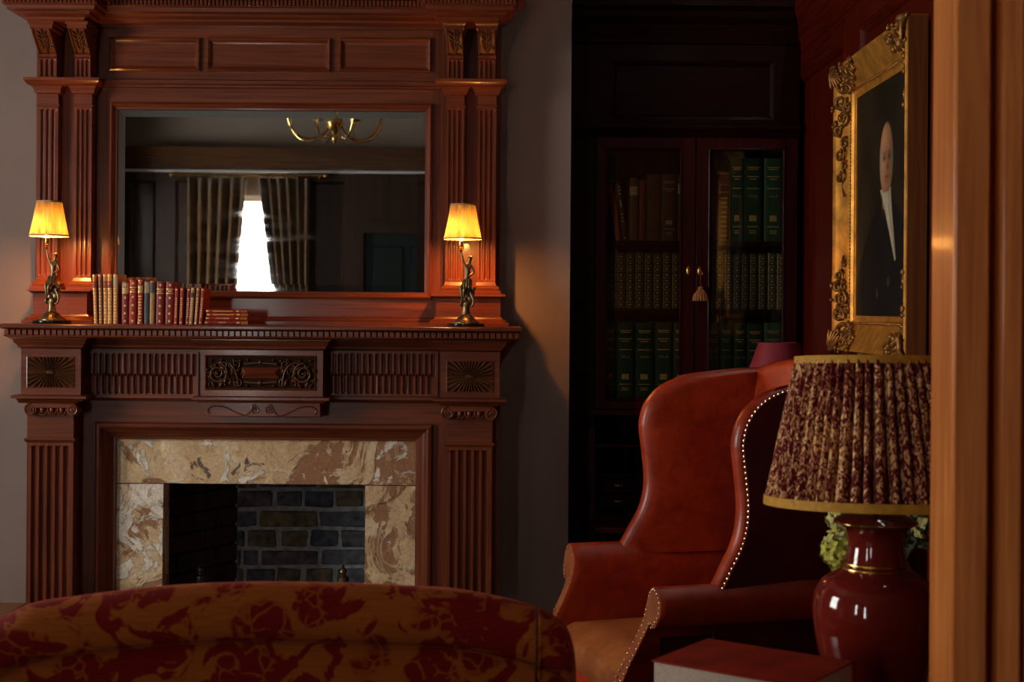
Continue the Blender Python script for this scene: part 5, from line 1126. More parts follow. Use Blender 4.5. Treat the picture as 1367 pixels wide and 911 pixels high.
for i in range(4):
    xa, xb = lerp(bxp(797), bxp(1055), i / 4) + .003, lerp(bxp(797), bxp(1055), (i + 1) / 4) - .003
    for za, zb_ in ((bzp(662), bzp(642)), (bzp(683), bzp(664))):
        dr = pb('drawer', MB().box(xa, xb, YBC + .07, YBB - .03, za, zb_, .002))
        obj('pull', MB().ball(((xa + xb) / 2, YBC + .062, (za + zb_) / 2), .008, .008, .008).box((xa + xb) / 2 - .016, (xa + xb) / 2 + .016, YBC + .066, YBC + .07, (za + zb_) / 2 - .006, (za + zb_) / 2 + .006, .002), BRASS, dr)
zf = bzp(691)
pb('writing_flap', MB().box(XA + .012, XB - .005, YBC - .30, YBB, zf - .02, zf, .003), BOOKDZ)
for i in range(3):
    za = 0.10 + i * (zf - 0.15) / 3
    dr = pb('large_drawer', MB().box(bxp(806), bxp(1050), YBC - .03, YBB - .03, za + .004, za + (zf - 0.15) / 3 - .004, .003))
    for q in (.22, .78):
        xx = lerp(bxp(806), bxp(1050), q); zq = za + (zf - .15) / 6
        obj('drop_handle', MB().tube([(xx + .03 * math.cos(R(180 + 180 * k / 10)), YBC - .04, zq + .018 * math.sin(R(180 + 180 * k / 10))) for k in range(11)], .003, 6).box(xx - .04, xx + .04, YBC - .034, YBC - .03, zq - .012, zq + .014, .001), BRASS, dr)
pb('loper', MB().box(bxp(800), bxp(804), YBC - .28, YBC + .1, zf - .085, zf - .021), BOOKCZ)
pb('loper', MB().box(bxp(1050), bxp(1054), YBC - .28, YBC + .1, zf - .085, zf - .021), BOOKCZ)
obj('key', MB().tube([(bxp(806), YBC - .055, bzp(716)), (bxp(806), YBC - .028, bzp(716))], .003).ball((bxp(806), YBC - .06, bzp(716)), .008, .003, .008), BRASS, bc)
pb('plinth', MB().box(XA, XB, YBC - .03, YBB, 0, .10, .004))

# ------------------------------------------------------------------ gilt-framed portrait on the right wall
XO, XCN = 1.085, 1.137                               # rim plane, canvas plane
Yn, Yf_ = XO * FP / (1206.5 - 683.5), XO * FP / (1110 - 683.5)
zt_, zb_ = (PX(1110, 85, Yf_)[1] + PX(1206, 26, Yn)[1]) / 2, (PX(1110, 472, Yf_)[1] + PX(1207, 475, Yn)[1]) / 2
pf = thing('framed_portrait', 'portrait of an old bald man in a carved gilt frame on the panelled wall', 'picture', (WX_R - .012, (Yn + Yf_) / 2, zb_))
toW = Matrix(((0, 1, 0, 0), (1, 0, 0, 0), (0, 0, 1, 0), (0, 0, 0, 1)))          # (y along wall, depth, z) -> world
XBK = WX_R - 0.022
rim = XBK - XO; sgt = XBK - XCN
prof = [(0, 0), (0, rim - .016), (.002, rim - .005), (.005, rim), (.009, rim - .001), (.020, rim - .010), (.050, rim - .026), (.072, rim - .036), (.084, sgt + .008), (.090, sgt + .012), (.098, sgt + .012), (.104, sgt + .004), (.114, sgt + .003), (.118, sgt), (.118, 0)]
hgt = lambda d: interp([(a, b) for a, b in prof[1:-1]], d)
for s in 'tblr':
    obj('rail', MB().frame(Yn, Yf_, zb_, zt_, prof, 0, s).xf(Matrix.Translation((XBK, 0, 0)) @ toW), GOLD, pf, sharp=45)
obj('frame_side', MB().box(XO + .006, XBK - .001, Yn - .004, Yn + .002, zb_ + .004, zt_ - .004, .001), FRAMESIDE, pf)
for zq in ():
    pass
# pearl course along the sight edge
m = MB()
for s in 'tblr':
    d = .094; a0, a1, c0, c1 = Yn + d, Yf_ - d, zb_ + d, zt_ - d
    n = int((a1 - a0 if s in 'tb' else c1 - c0) / .0125)
    for i in range(n):
        q = (i + .5) / n
        yy, z_ = (lerp(a0, a1, q), c1 if s == 't' else c0) if s in 'tb' else (a0 if s == 'l' else a1, lerp(c0, c1, q))
        m.ball((XBK - sgt - .012, yy, z_), .004, .0052, .0052, 6, 4)
obj('pearl_course', m, GOLDDARK, pf, kind='stuff')
def P3(u_, v_, su, sv, lift=.006):                    # u_ along the horizontal rail, v_ along the upright, both from the outer corner
    d = min(u_, v_); y_ = Yf_ - u_ if su > 0 else Yn + u_; z_ = zt_ - v_ if sv > 0 else zb_ + v_
    return (XBK - hgt(max(0.0, d)) - lift, y_, z_)
def scrollpath(c, r, turns, a0, sg, su, sv, n=22): return [P3(max(-.006 if su > 0 else .010, c[0] + r * lerp(1, .18, k / n) * math.cos(a0 + sg * turns * 2 * PI * k / n)), max(-.006, c[1] + r * lerp(1, .18, k / n) * math.sin(a0 + sg * turns * 2 * PI * k / n)), su, sv, .005) for k in range(n + 1)]
for su in (1, -1):
    for sv in (1, -1):
        m = MB(); rg = random.Random(3 + su + 2 * sv)
        for (u_, v_, r, tn, a, sg) in ((.055, .055, .038, 1.3, 0.6, 1), (.12, .04, .028, 1.4, 2.0, -1), (.04, .12, .028, 1.4, -0.4, 1), (.175, .055, .024, 1.3, 3.0, 1), (.055, .175, .024, 1.3, 1.4, -1), (.215, .035, .018, 1.2, 0.3, -1), (.035, .215, .018, 1.2, 1.2, 1), (.085, .085, .02, 1.3, 4.0, 1), (.14, .075, .016, 1.2, 1.0, 1), (.075, .14, .016, 1.2, 2.2, -1)):
            m.tube(scrollpath((u_, v_), r, tn, a, sg, su, sv), [lerp(.0085, .0036, k / 22) for k in range(23)], 6)
        for k in range(9):                            # shell at the corner
            an = R(4 + 82 * k / 8); m.tube([P3(.004 + s_ * math.cos(an), .004 + s_ * math.sin(an), su, sv, .010) for s_ in (-.006, .02, .045, .066)], [.008, .010, .009, .004], 6)
        for k in range(30):
            u_, v_ = (rg.uniform(-.004, .25), rg.uniform(-.004, .06)) if k % 2 else (rg.uniform(-.004, .06), rg.uniform(-.004, .25))
            u_ = max(u_, .014) if su < 0 else u_; q = P3(u_, v_, su, sv, .004); m.ball(q, .008, rg.uniform(.006, .014), rg.uniform(.006, .014), 7, 5)
        obj('corner_ornament', m, GOLDDARK, pf, sharp=70)
# foliate runs on the far upright
for c0, dirn in ((zt_ - .26, -1), (zb_ + .14, 1)):
    m = MB(); n = 5
    for k in range(n):
        zc = c0 + dirn * .038 * k; u_ = .050 + .012 * (-1) ** k; r = .019 - .002 * k
        if dirn < 0 and k > 3: continue
        m.tube([(XBK - hgt(max(0, u_ + r * lerp(1, .2, q / 18) * math.cos(1 + q * .42))) - .005, Yf_ - (u_ + r * lerp(1, .2, q / 18) * math.cos(1 + q * .42)), zc + r * lerp(1, .2, q / 18) * math.sin((1 + q * .42) * (-1) ** k)) for q in range(19)], [lerp(.006, .0028, q / 18) for q in range(19)], 6)
        m.ball((XBK - hgt(u_) - .004, Yf_ - u_ + .018 * (-1) ** k, zc + .014), .005, .010, .007, 7, 5)
    m.tube(smooth([(XBK - hgt(.055) - .004, Yf_ - .055 + .012 * (-1) ** k, c0 + dirn * .036 * k) for k in range(n + 1)], 4), .0032, 6)
    obj('foliate_run', m, GOLDDARK, pf, sharp=70)
# the painting itself, flat on its canvas
a0, a1, c0, c1 = Yf_ - .116, Yn + .116, zb_ + .116, zt_ - .116
NU, NV = 110, 130
def paint(u_, v_):
    n1 = noise.noise(Vector((u_ * 5, v_ * 5, 1.7))); n2 = noise.noise(Vector((u_ * 30, v_ * 30, 4.2)))
    c = Vector((0.022, 0.014, 0.007)) * (1 + .5 * n1) + Vector((.006, .005, .004)) * max(0, 1 - v_ * 1.6)
    # coat
    sh = 0.52 - 0.9 * (u_ - .56) ** 2 - (0.10 if abs(u_ - .56) < .1 else 0.16 * abs(u_ - .56))
    if v_ < sh: c = Vector((0.009, 0.008, 0.008)) * (1 + .4 * n1)
    hx, hy = (u_ - .555) / .115, (v_ - .665) / .150
    rr = hx * hx + hy * hy
    def spot(ax, ay, sx, sy): return math.exp(-((hx - ax) / sx) ** 2 - ((hy - ay) / sy) ** 2)
    if rr < 1.12:                                     # head, lit from the left
        lit = max(.30, min(1.0, .92 - .42 * (hx + .25)))
        skin = Vector((0.46, 0.205, 0.095)) * lit * (1 + .10 * n2 + .10 * n1)
        skin = skin * (1 + .30 * spot(-.15, .62, .45, .25)) * (1 + .25 * spot(-.45, -.12, .22, .18))
        skin = skin * (1 - .88 * spot(-.30, .05, .24, .085)) * (1 - .88 * spot(.42, .05, .24, .085))     # eye sockets
        skin = skin * (1 - .5 * spot(-.28, .19, .30, .05)) * (1 - .5 * spot(.42, .19, .30, .05))
        skin = skin * (1 + .22 * spot(.06, -.08, .07, .16)) * (1 - .7 * spot(.22, -.20, .15, .15))      # nose and its shade
        skin = Vector((skin.x, skin.y * (1 - .45 * spot(.08, -.48, .30, .055)), skin.z * (1 - .4 * spot(.08, -.48, .30, .055)))) * (1 - .65 * spot(.08, -.50, .34, .045))
        skin = skin * (1 - .35 * spot(.06, -.62, .25, .05)) * (1 - .5 * max(0, -.72 - hy) * 3)
        for sx_ in (-.98, .96):
            q = min(1, 1.3 * spot(sx_, -.05, .22, .42)); skin = skin.lerp(Vector((.30, .24, .18)) * (1 if sx_ < 0 else .45), q)
        c = skin if rr < .96 else skin.lerp(c, (rr - .96) / .16)
    elif .535 > v_ > .46 and abs(u_ - .555) < .07: c = Vector((.20, .09, .05))
    # cravat and shirt, a long narrow wedge
    if .235 < v_ < .545:
        t = (.545 - v_) / .31; cu_ = lerp(.54, .72, t); hw = lerp(.105, .018, t ** .7)
        e = (hw - abs(u_ - cu_)) / .012
        if e > 0 and not (rr < 1.0 and v_ > .525):
            sh_ = Vector((.50, .41, .27)) * (1 + .14 * n2 + .25 * noise.noise(Vector((u_ * 40, v_ * 9, 2))))
            if v_ < .47: sh_ = sh_ * (1 - .55 * math.exp(-((u_ - cu_ - .012) / .008) ** 2))
            c = c.lerp(sh_ * (1 - .3 * max(0, (u_ - cu_) / hw)), min(1, e))
    if ((u_ - .40) / .02) ** 2 + ((v_ - .10) / .02) ** 2 < 1 or ((u_ - .60) / .025) ** 2 + ((v_ - .145) / .02) ** 2 < 1: c = Vector((.05, .03, .02))
    return c
me = bpy.data.meshes.new('canvas')
L0 = Vector(pf.location)
vs = [(XCN + .004 - L0.x, lerp(a0, a1, i / NU) - L0.y, lerp(c0, c1, j / NV) - L0.z) for i in range(NU + 1) for j in range(NV + 1)]
fs = [(i * (NV + 1) + j, i * (NV + 1) + j + 1, (i + 1) * (NV + 1) + j + 1, (i + 1) * (NV + 1) + j) for i in range(NU) for j in range(NV)]
me.from_pydata(vs, [], fs)
ca = me.color_attributes.new('paint', 'FLOAT_COLOR', 'POINT')
ca.data.foreach_set('color', [q for i in range(NU + 1) for j in range(NV + 1) for q in (*paint(i / NU, j / NV), 1.0)])
m, nt, b = newmat('old_oil_painting'); at = nd(nt, 'ShaderNodeVertexColor', layer_name='paint'); nt.links.new(at.outputs['Color'], b.inputs['Base Color']); b.inputs['Roughness'].default_value = 0.6; b.inputs['Specular IOR Level'].default_value = 0.12
me.materials.append(m); cv = bpy.data.objects.new('painting', me); COL.objects.link(cv); cv.parent = pf
obj('sight_slip', MB().frame(a1, a0, c0, c1, [(-.004, 0), (-.004, .006), (.003, .005), (.004, 0)], 0).xf(Matrix.Translation((XCN + .006, 0, 0)) @ toW), POLBRASS, pf)
# ------------------------------------------------------------------ leather wing chair
AX, AY, ATH = 0.6245, 4.2145, R(195.7)
wc = thing('wing_armchair', 'russet leather wing armchair with brass-nailed scroll arms facing left', 'armchair', (AX, AY, 0), ATH)
pc = lambda n, mb, mat=LEATHER, **k: obj(n, mb, mat, wc, local=True, **k)
# local axes: +x forward, +y towards the near side, z up
pc('seat_rail', MB().box(-.26, .36, -.33, .33, .20, .34, .02))
cush = MB(); NX, NY = 14, 14
def seat_top(a, b): return 0.455 + 0.018 * math.cos(a * PI / 2) * math.cos(b * PI / 2) - 0.03 * max(abs(a), abs(b)) ** 8
cush.grid([[(lerp(-.22, .42, i / NX), lerp(-.295, .295, j / NY), seat_top(2 * i / NX - 1, 2 * j / NY - 1)) for j in range(NY + 1)] for i in range(NX + 1)])
cush.grid([[(lerp(-.22, .42, i / NX), lerp(-.295, .295, j / NY), .345) for j in range(NY + 1)] for i in range(NX + 1)])
for i0 in (0, NX): cush.grid([[(lerp(-.22, .42, i0 / NX) + (.012 if i0 else -.012) * math.sin(PI * q / 4), lerp(-.295, .295, j / NY), lerp(.345, seat_top(2 * i0 / NX - 1, 2 * j / NY - 1), q / 4)) for j in range(NY + 1)] for q in range(5)])
for j0 in (0, NY): cush.grid([[(lerp(-.22, .42, i / NX), lerp(-.295, .295, j0 / NY), lerp(.345, seat_top(2 * i / NX - 1, 2 * j0 / NY - 1), q / 4)) for i in range(NX + 1)] for q in range(5)])
pc('seat_cushion', cush, SEATL, sharp=60)
# reclined back with a crest
def back_surf(front):
    P = []
    for j in range(25):
        b = 2 * j / 24 - 1; row = []
        top = 1.235 - 0.035 * abs(b) ** 2.2
        for i in range(21):
            t = i / 20; z = lerp(.30, top, t)
            xf = -.165 - .085 * max(0, (z - .45)) / .77
            bulge = .028 * math.sin(PI * min(1, t * 1.02)) * (1 - b * b)
            row.append((xf + bulge if front else xf - .085, b * .315, z - (0 if front else .0)))
        P.append(row)
    return P
bm_ = MB(); F, B_ = back_surf(True), back_surf(False)
for P in (F, B_): bm_.grid(P)
cap_ = []                                             # rolled crest and closed edges
for j in range(25):
    f, b = Vector(F[j][-1]), Vector(B_[j][-1]); c = (f + b) / 2; r = (f - b).length / 2
    cap_.append([tuple(c + Vector((r * math.cos(PI * k / 8), 0, r * .62 * math.sin(PI * k / 8)))) for k in range(9)])
bm_.grid(cap_)
for jj in (0, 24): bm_.grid([F[jj], B_[jj]])
pc('inside_back', bm_, LEATHER, sharp=60)
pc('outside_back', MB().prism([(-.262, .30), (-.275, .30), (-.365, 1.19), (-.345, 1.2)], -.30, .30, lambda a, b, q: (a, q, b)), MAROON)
# wings: outline in (forward, up)
WF = [(.195, .640), (.172, .675), (.150, .715), (.122, .765), (.105, .82), (.101, .88), (.108, .95), (.117, 1.02), (.117, 1.055), (.104, 1.10), (.075, 1.14), (.035, 1.168), (-.02, 1.187), (-.10, 1.198), (-.20, 1.208), (-.30, 1.212)]
WFs = [(p.x, p.y) for p in smooth([(a, b, 0) for a, b in WF], 4)]
def wing(sg):
    # cross-section from the outside face round the padded front roll to the inside face; sg=+1 near, -1 far
    def flare(a): return .315 + .035 * max(0, (a + .2) / .3)
    n = len(WFs); ctr = (-.30, .80); P = []
    for i, (a, z) in enumerate(WFs):
        p = Vector((a, z)); q = Vector(WFs[min(i + 1, n - 1)]) - Vector(WFs[max(i - 1, 0)]); q.normalize(); nrm = Vector((q.y, -q.x))
        if nrm.dot(p - Vector(ctr)) < 0: nrm = -nrm
        row = []
        for off, dep in ((.027, -.30), (.027, -.030), (.027, -.012), (.025, -.003), (.018, .004), (.006, .009), (-.008, .009), (-.022, .004), (-.030, -.008), (-.034, -.03), (-.036, -.07), (-.034, -.14), (-.02, -.30)):
            if dep < -.02:
                t = min(1, -dep / .30); d = Vector((max(-.33, lerp(p.x, -.31, t)), lerp(p.y, .64 + .45 * (z - .64) if z < 1.0 else p.y - .1 * t, t * .9)))
                d = Vector((lerp(p.x, -.31, t), lerp(p.y, min(p.y, 1.0) if t > .9 else p.y, t)))
            else: d = p + nrm * dep
            row.append((d.x, sg * (flare(d.x) + off), d.y))
        P.append(row)
    m = MB().grid(P)
    return m, flare
for sg, nm in ((-1, 'far'), (1, 'near')):
    m, flare = wing(sg); wg = pc('wing', m, LEATHER, sharp=70)
    # outside panel in darker hide, and its nails
    out = [(a - .012, z) for a, z in WFs]
    pl = [(a, z) for a, z in out] + [(-.335, 1.19), (-.29, .33), (.16, .33), (.20, .5)]
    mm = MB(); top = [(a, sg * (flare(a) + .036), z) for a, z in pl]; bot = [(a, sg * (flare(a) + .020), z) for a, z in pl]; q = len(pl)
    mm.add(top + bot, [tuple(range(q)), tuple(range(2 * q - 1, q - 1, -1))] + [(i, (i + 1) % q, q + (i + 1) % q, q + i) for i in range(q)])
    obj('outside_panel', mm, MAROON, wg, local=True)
    nl = MB(); acc = 0; last = None
    for (a, z) in [(p.x, p.y) for p in smooth([(a - .009, b, 0) for a, b in WF], 24)]:
        if last is None or math.hypot(a - last[0], z - last[1]) > .0135:
            nl.ball((a, sg * (flare(a) + .0365), z), .0048, .0035, .0048, 7, 4); last = (a, z)
    obj('nail_row', nl, NAIL, wg, local=True, kind='stuff')
    pp = MB().tube([(a + .002, sg * (flare(a) + .012), z + .009 * (1 if a < 0 else 0.2)) for a, z in WFs], .0035, 6)
    obj('piping', pp, LEATHER, wg, local=True)
# rolled arms
def armfront(z): return interp([(.2, .47), (.33, .462), (.42, .435), (.50, .392), (.56, .364), (.62, .352), (.70, .352)], z)
SEC = [(.300, .30), (.298, .40), (.297, .50), (.300, .57), (.308, .62), (.322, .650), (.345, .667), (.370, .670), (.395, .660), (.413, .638), (.417, .610), (.410, .585), (.394, .567), (.378, .563), (.366, .572), (.362, .582), (.357, .572), (.350, .545), (.345, .48), (.345, .40), (.345, .30)]
for sg in (1, -1):
    xs = [-.27, -.1, 0, .1, .2, .28, .32]
    P = [[(x, sg * y, z) for y, z in SEC] for x in xs]
    for inset, back in ((0.0, .016), (.003, .006), (.009, .0)):
        cyy = .34
        row = []
        for y, z in SEC: row.append((armfront(z) - back, sg * lerp(y, .335 if z < .55 else .36, inset * 8), z))
        P.append(row)
    m = MB().grid(P, False, True)
    k0 = len(m.v) - len(SEC); m.f.append(tuple(range(k0, k0 + len(SEC)))); m.f.append(tuple(range(len(SEC))))
    ar = pc('arm', m, LEATHER, sharp=50)
    # lighter facing strip, double row of nails
    f = MB(); q = [(lerp(y, .322 if z < .57 else .36, .10), lerp(z, .61, .06) if z > .57 else z) for y, z in SEC]
    f.add([(armfront(z) + .0015, sg * y, z) for y, z in q] + [(armfront(z) - .004, sg * y, z) for y, z in q], [tuple(range(len(q)))] + [(i, (i + 1) % len(q), len(q) + (i + 1) % len(q), len(q) + i) for i in range(len(q))])
    obj('arm_facing', f, leather('arm_facing_leather', (0.36, 0.095, 0.03), (0.22, 0.045, 0.014)), ar, local=True)
    nl = MB(); last = None
    for p in smooth([(lerp(y, .322 if z < .57 else .36, .24), lerp(z, .61, .14) if z > .57 else z, 0) for y, z in SEC], 14):
        if last is None or math.hypot(p.x - last[0], p.y - last[1]) > .0125: nl.ball((armfront(p.y) + .002, sg * p.x, p.y), .0035, .0042, .0042, 7, 4); last = (p.x, p.y)
    obj('nail_row', nl, NAIL, ar, local=True, kind='stuff')
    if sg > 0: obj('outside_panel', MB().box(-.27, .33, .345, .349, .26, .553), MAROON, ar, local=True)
for a, b in ((.31, .27), (.31, -.27), (-.22, .27), (-.22, -.27)):
    pc('leg', MB().lathe(a, b, [(.016, 0), (.02, .02), (.018, .05), (.026, .15), (.032, .205)], 16), BOOKCZ)

# ------------------------------------------------------------------ camel-backed settee seen from behind
YSF = 2.36
CREST = [(-52, 930), (-50, 885), (-42, 866), (-25, 840), (0, 826), (36, 811.5), (98, 802.5), (158, 795), (220, 789), (297, 785), (350, 784.2), (420, 785), (487, 787), (545, 790), (602, 793.5), (658, 803), (696, 812), (721, 820.5), (746, 834), (760, 851), (768, 875), (771.5, 900), (772.5, 930)]
se = thing('settee', 'camel-backed settee in red and ochre floral damask, seen from behind', 'sofa', (PX(360, 800, YSF)[0], YSF, 0))
pts = smooth([(a, b, 0) for a, b in CREST], 4)
X = [PX(p.x, p.y, YSF)[0] for p in pts]; Z = [PX(p.x, p.y, YSF)[1] for p in pts]
sp_ = lambda n, mb, mat=DAMASK, **k: obj(n, mb, mat, se, **k)
xa_ = PX(-38, 900, YSF)[0]; xb_ = PX(720, 900, YSF)[0]
def station(z, s):                                    # cross-section from near foot over the roll to the inside face
    r = .052
    out = [(YSF + .055, .22), (YSF + .045, z - .30), (YSF + .036, z - .16), (YSF + .030, z - .115), (YSF + .022, z - .098), (YSF + .006, z - .090)]
    for k in range(11):
        a = R(-75 - 170 * k / 10 + 0); out.append((YSF + .048 + r * math.cos(PI + (R(-62) + R(190) * k / 10) * -1) * 1.0, z - r + r * math.sin(PI - (R(-62) + R(190) * k / 10))))
    out += [(YSF + .13, z - .09), (YSF + .14, z - .25), (YSF + .16, .40), (YSF + .16, .22)]
    return out
P = []
for x, z in zip(X, Z):
    if xa_ <= x <= xb_: P.append([(x, y, max(.22, q)) for y, q in station(z, 0)])
body = MB().grid(P)
sp_('back', body, sharp=75)
for side in (0, 1):                                   # rounded end pieces beyond the seams
    Q = [(x, z) for x, z in zip(X, Z) if (x >= xb_ if side else x <= xa_)]
    if side == 0: Q = Q[::-1]
    m = MB(); z0 = Q[0][1]; st0 = station(P[-1][9][2] + 0 if False else z0, 0); x0 = Q[0][0]; W = abs(Q[-1][0] - x0); rows_ = []
    for t in [i / 10 for i in range(11)]:
        x = x0 + (1 if side else -1) * W * math.sin(t * PI / 2); sq = math.cos(t * PI / 2)
        zq = interp(sorted((abs(a - x0), b) for a, b in Q), abs(x - x0))
        row = []
        for y, z in station(zq, 0):
            row.append((x, lerp(YSF + .10, y, .25 + .75 * sq), max(.22, z if t < 1 else z - .02)))
        rows_.append(row)
    m.grid(rows_); k0 = len(m.v) - len(rows_[-1]); m.f.append(tuple(range(k0, k0 + len(rows_[-1]))))
    sp_('back_end', m, sharp=75)
    sp_('seam_piping', MB().tube([(x0, y - .001, max(.22, z)) for y, z in station(z0, 0)][3:], .0035, 6))
xm0, xm1 = X[0] + .02, X[-1] - .02
sp_('seat', MB().box(xm0 + .05, xm1 - .05, YSF + .13, YSF + .70, .22, .38, .02).box(xm0 + .09, xm1 - .09, YSF + .14, YSF + .69, .38, .47, .03))
for a, b in ((xm0, xm0 + .11), (xm1 - .11, xm1)): sp_('arm', MB().box(a, b, YSF + .12, YSF + .68, .22, .60, .03))
for a in (xm0 + .06, xm1 - .06):
    for b in (YSF + .10, YSF + .64): sp_('leg', MB().lathe(a, b, [(.014, 0), (.018, .02), (.022, .12), (.03, .225)], 14), BOOKCZ)

# ------------------------------------------------------------------ side table with lamp, books, flowers
TZ = 0.585
tb = thing('side_table', 'dark side table under the lacquer lamp and books', 'table', (.66, 2.68, 0))
obj('table_top', MB().box(.17, 1.12, 2.31, 3.06, TZ - .03, TZ, .004), WOODX, tb)
for a in (.22, 1.07):
    for b in (2.36, 3.01): obj('leg', MB().box(a - .022, a + .022, b - .022, b + .022, 0, TZ - .03, .003), WOODZ, tb)
obj('apron', MB().box(.22, 1.07, 2.37, 2.39, TZ - .10, TZ - .03).box(.22, 1.07, 2.98, 3.0, TZ - .10, TZ - .03), WOODX, tb)
# books on the table
def flatbook(label, ox, oy, ang, L, W, z0, z1, c, pagec=PAPER):
    t = thing('book', label, 'book', (ox, oy, z0), ang, group='books stacked on the side table')
    h = z1 - z0; th = .0032
    obj('cover', MB().box(0, L, 0, W, h - th, h, .001).box(0, L, 0, W, 0, th, .001).prism([(W, 0), (W + .006, h * .2), (W + .008, h * .5), (W + .006, h * .8), (W, h), (W - .003, h), (W - .003, 0)], 0, L, lambda a, b, q: (q, a, b)), c, t, local=True)
    obj('page_block', MB().box(.004, L - .004, .005, W - .002, th, h - th), pagec, t, local=True)
    return t
def tp(px, py, z): 
    Y = 2.5
    for _ in range(12):
        cx, cy = (px - 683.5) / FP, (HZ - py) / FP
        Y = (z - EYE) / (cx * SR + cy * CR)
    return Y * (cx * CR - cy * SR), Y
ZT = .785
A, B = Vector(tp(869, 881.5, ZT)), Vector(tp(943, 852, ZT)); C_ = Vector(tp(1040, 911, ZT))
uu = (C_ - A).normalized(); ang = math.atan2(uu.y, uu.x); Wd = (B - A).length
REDCLOTH = plain('rust_red_book_cloth', (0.22, 0.016, 0.006), 0.75, spec=0.08, var=0.25, scale=16, bmp=0.1)
PALEPAGE = plain('pale_page_edges', (0.46, 0.35, 0.28), 0.8, var=0.15, scale=200)
th_top = .046
flatbook('large rust-red clothbound book on top of the side table stack', A.x, A.y, ang, .29, Wd, ZT - th_top, ZT, REDCLOTH, PALEPAGE)
d = Vector((uu.x, uu.y)); nv_ = Vector((-uu.y, uu.x))
o2 = A + d * -.006 + nv_ * -.004
flatbook('dark red book under the large rust-red one', o2.x, o2.y, ang, .31, Wd + .006, ZT - th_top - .055, ZT - th_top - .0004, cloth((0.10, 0.02, 0.016)))
flatbook('bottom book of the side table stack', o2.x + .004, o2.y + .004, ang, .31, Wd + .004, TZ, ZT - th_top - .0555, cloth((0.06, 0.03, 0.025)))

# lacquer vase lamp
YL = 2.76; LX, _ = PX(1169, 700, YL); kz = YL / FP
zp = lambda py: PX(1169, py, YL)[1]
tl = thing('table_lamp', 'oxblood lacquer vase lamp with pleated burgundy patterned shade in front of the portrait', 'lamp', (LX, YL, TZ))
r = lambda px: px * kz
VP = [(r(52), TZ), (r(54), TZ + .012), (r(50), TZ + .02), (r(52), zp(960)), (r(60), zp(925)), (r(70), zp(890)), (r(78), zp(855)), (r(82), zp(825)), (r(81.5), zp(805)), (r(77), zp(787)), (r(67), zp(773)), (r(53), zp(764)), (r(44), zp(758)), (r(41), zp(752)), (r(37), zp(735)), (r(36), zp(722)), (r(40), zp(708)), (r(52), zp(699)), (r(54), zp(697)), (r(53), zp(694.5)), (r(46), zp(690)), (r(33), zp(685)), (r(14), zp(682)), (r(10), zp(681))]
VPs = [(p.x, p.y) for p in smooth([(a, b, 0) for a, b in VP], 4)]
obj('vase', MB().lathe(LX, YL, VPs, 64), LACQUER, tl, sharp=60)
def hoop(py, rad, rr): return MB().tube([(LX + rad * math.cos(2 * PI * q / 48), YL + rad * math.sin(2 * PI * q / 48), zp(py)) for q in range(48)], rr, 8, True)
obj('gilt_rim', hoop(697, r(54), .0022), POLBRASS, tl)
obj('gilt_band', hoop(758, r(45), .0022), BRASS, tl); obj('gilt_band', hoop(752, r(41.5), .003), BRASS, tl)
obj('stem', MB().lathe(LX, YL, [(.012, zp(683)), (.018, zp(680)), (.008, zp(674)), (.008, zp(560)), (.016, zp(556)), (.016, zp(520))], 18), BRASS, tl)
SX, _ = PX(1167, 570, YL)
zb, zt = PX(1167, 672, YL)[1], PX(1167, 478, YL)[1]; rb, rt = r(139.5), r(98.5)
TM = Matrix.Translation((SX - LX, 0, zb - TZ)) @ Matrix.Rotation(R(-3.2), 4, 'X')
H = zt - zb
rgp = random.Random(8)
def pleated(n=46):
    P = []; ph = []; a = 0
    while a < 2 * PI - .04: ph.append(a); a += rgp.uniform(.085, .15)
    angs = []; am = []
    for i, a in enumerate(ph):
        b = ph[i + 1] if i + 1 < len(ph) else 2 * PI
        for q, h in ((0, -.022), (.10, -.010), (.24, .0045), (.42, .0075), (.62, .0068), (.82, .001), (.93, -.010)): angs.append(lerp(a, b, q)); am.append(h)
    for i in range(13):
        t = i / 12; rr = lerp(rb, rt, t)
        P.append([((rr + am[q] * lerp(1, .8, t)) * math.cos(angs[q] + .004 * math.sin(i * 1.3 + q)), (rr + am[q] * lerp(1, .8, t)) * math.sin(angs[q] + .004 * math.sin(i * 1.3 + q)), H * t) for q in range(len(angs))])
    return MB().grid(P, False, True)
sh = obj('lamp_shade', pleated().xf(TM), BATIK, tl, local=True, sharp=35)
obj('lining', MB().grid([[((q) * math.cos(2 * PI * k / 64), q * math.sin(2 * PI * k / 64), z) for k in range(64)] for q, z in ((rb - .0235, .002), (rt - .0195, H - .002))], False, True).xf(TM), plain('cream_lining', (.5, .42, .3), .8), sh, local=True)
obj('trim', ring_band(rb + .0085, rb + .0075, -.004, .0135, .013).xf(TM), OCHRE, sh, local=True)
obj('trim', ring_band(rt + .0075, rt + .0070, H - .013, H + .002, .013).xf(TM), OCHRE, sh, local=True)
m = MB()
for a in (0, 2 * PI / 3, 4 * PI / 3): m.tube([(0, 0, H - .02), ((rt - .004) * math.cos(a), (rt - .004) * math.sin(a), H - .008)], .0018, 6)
obj('carrier', m.xf(TM), BRASS, sh, local=True)

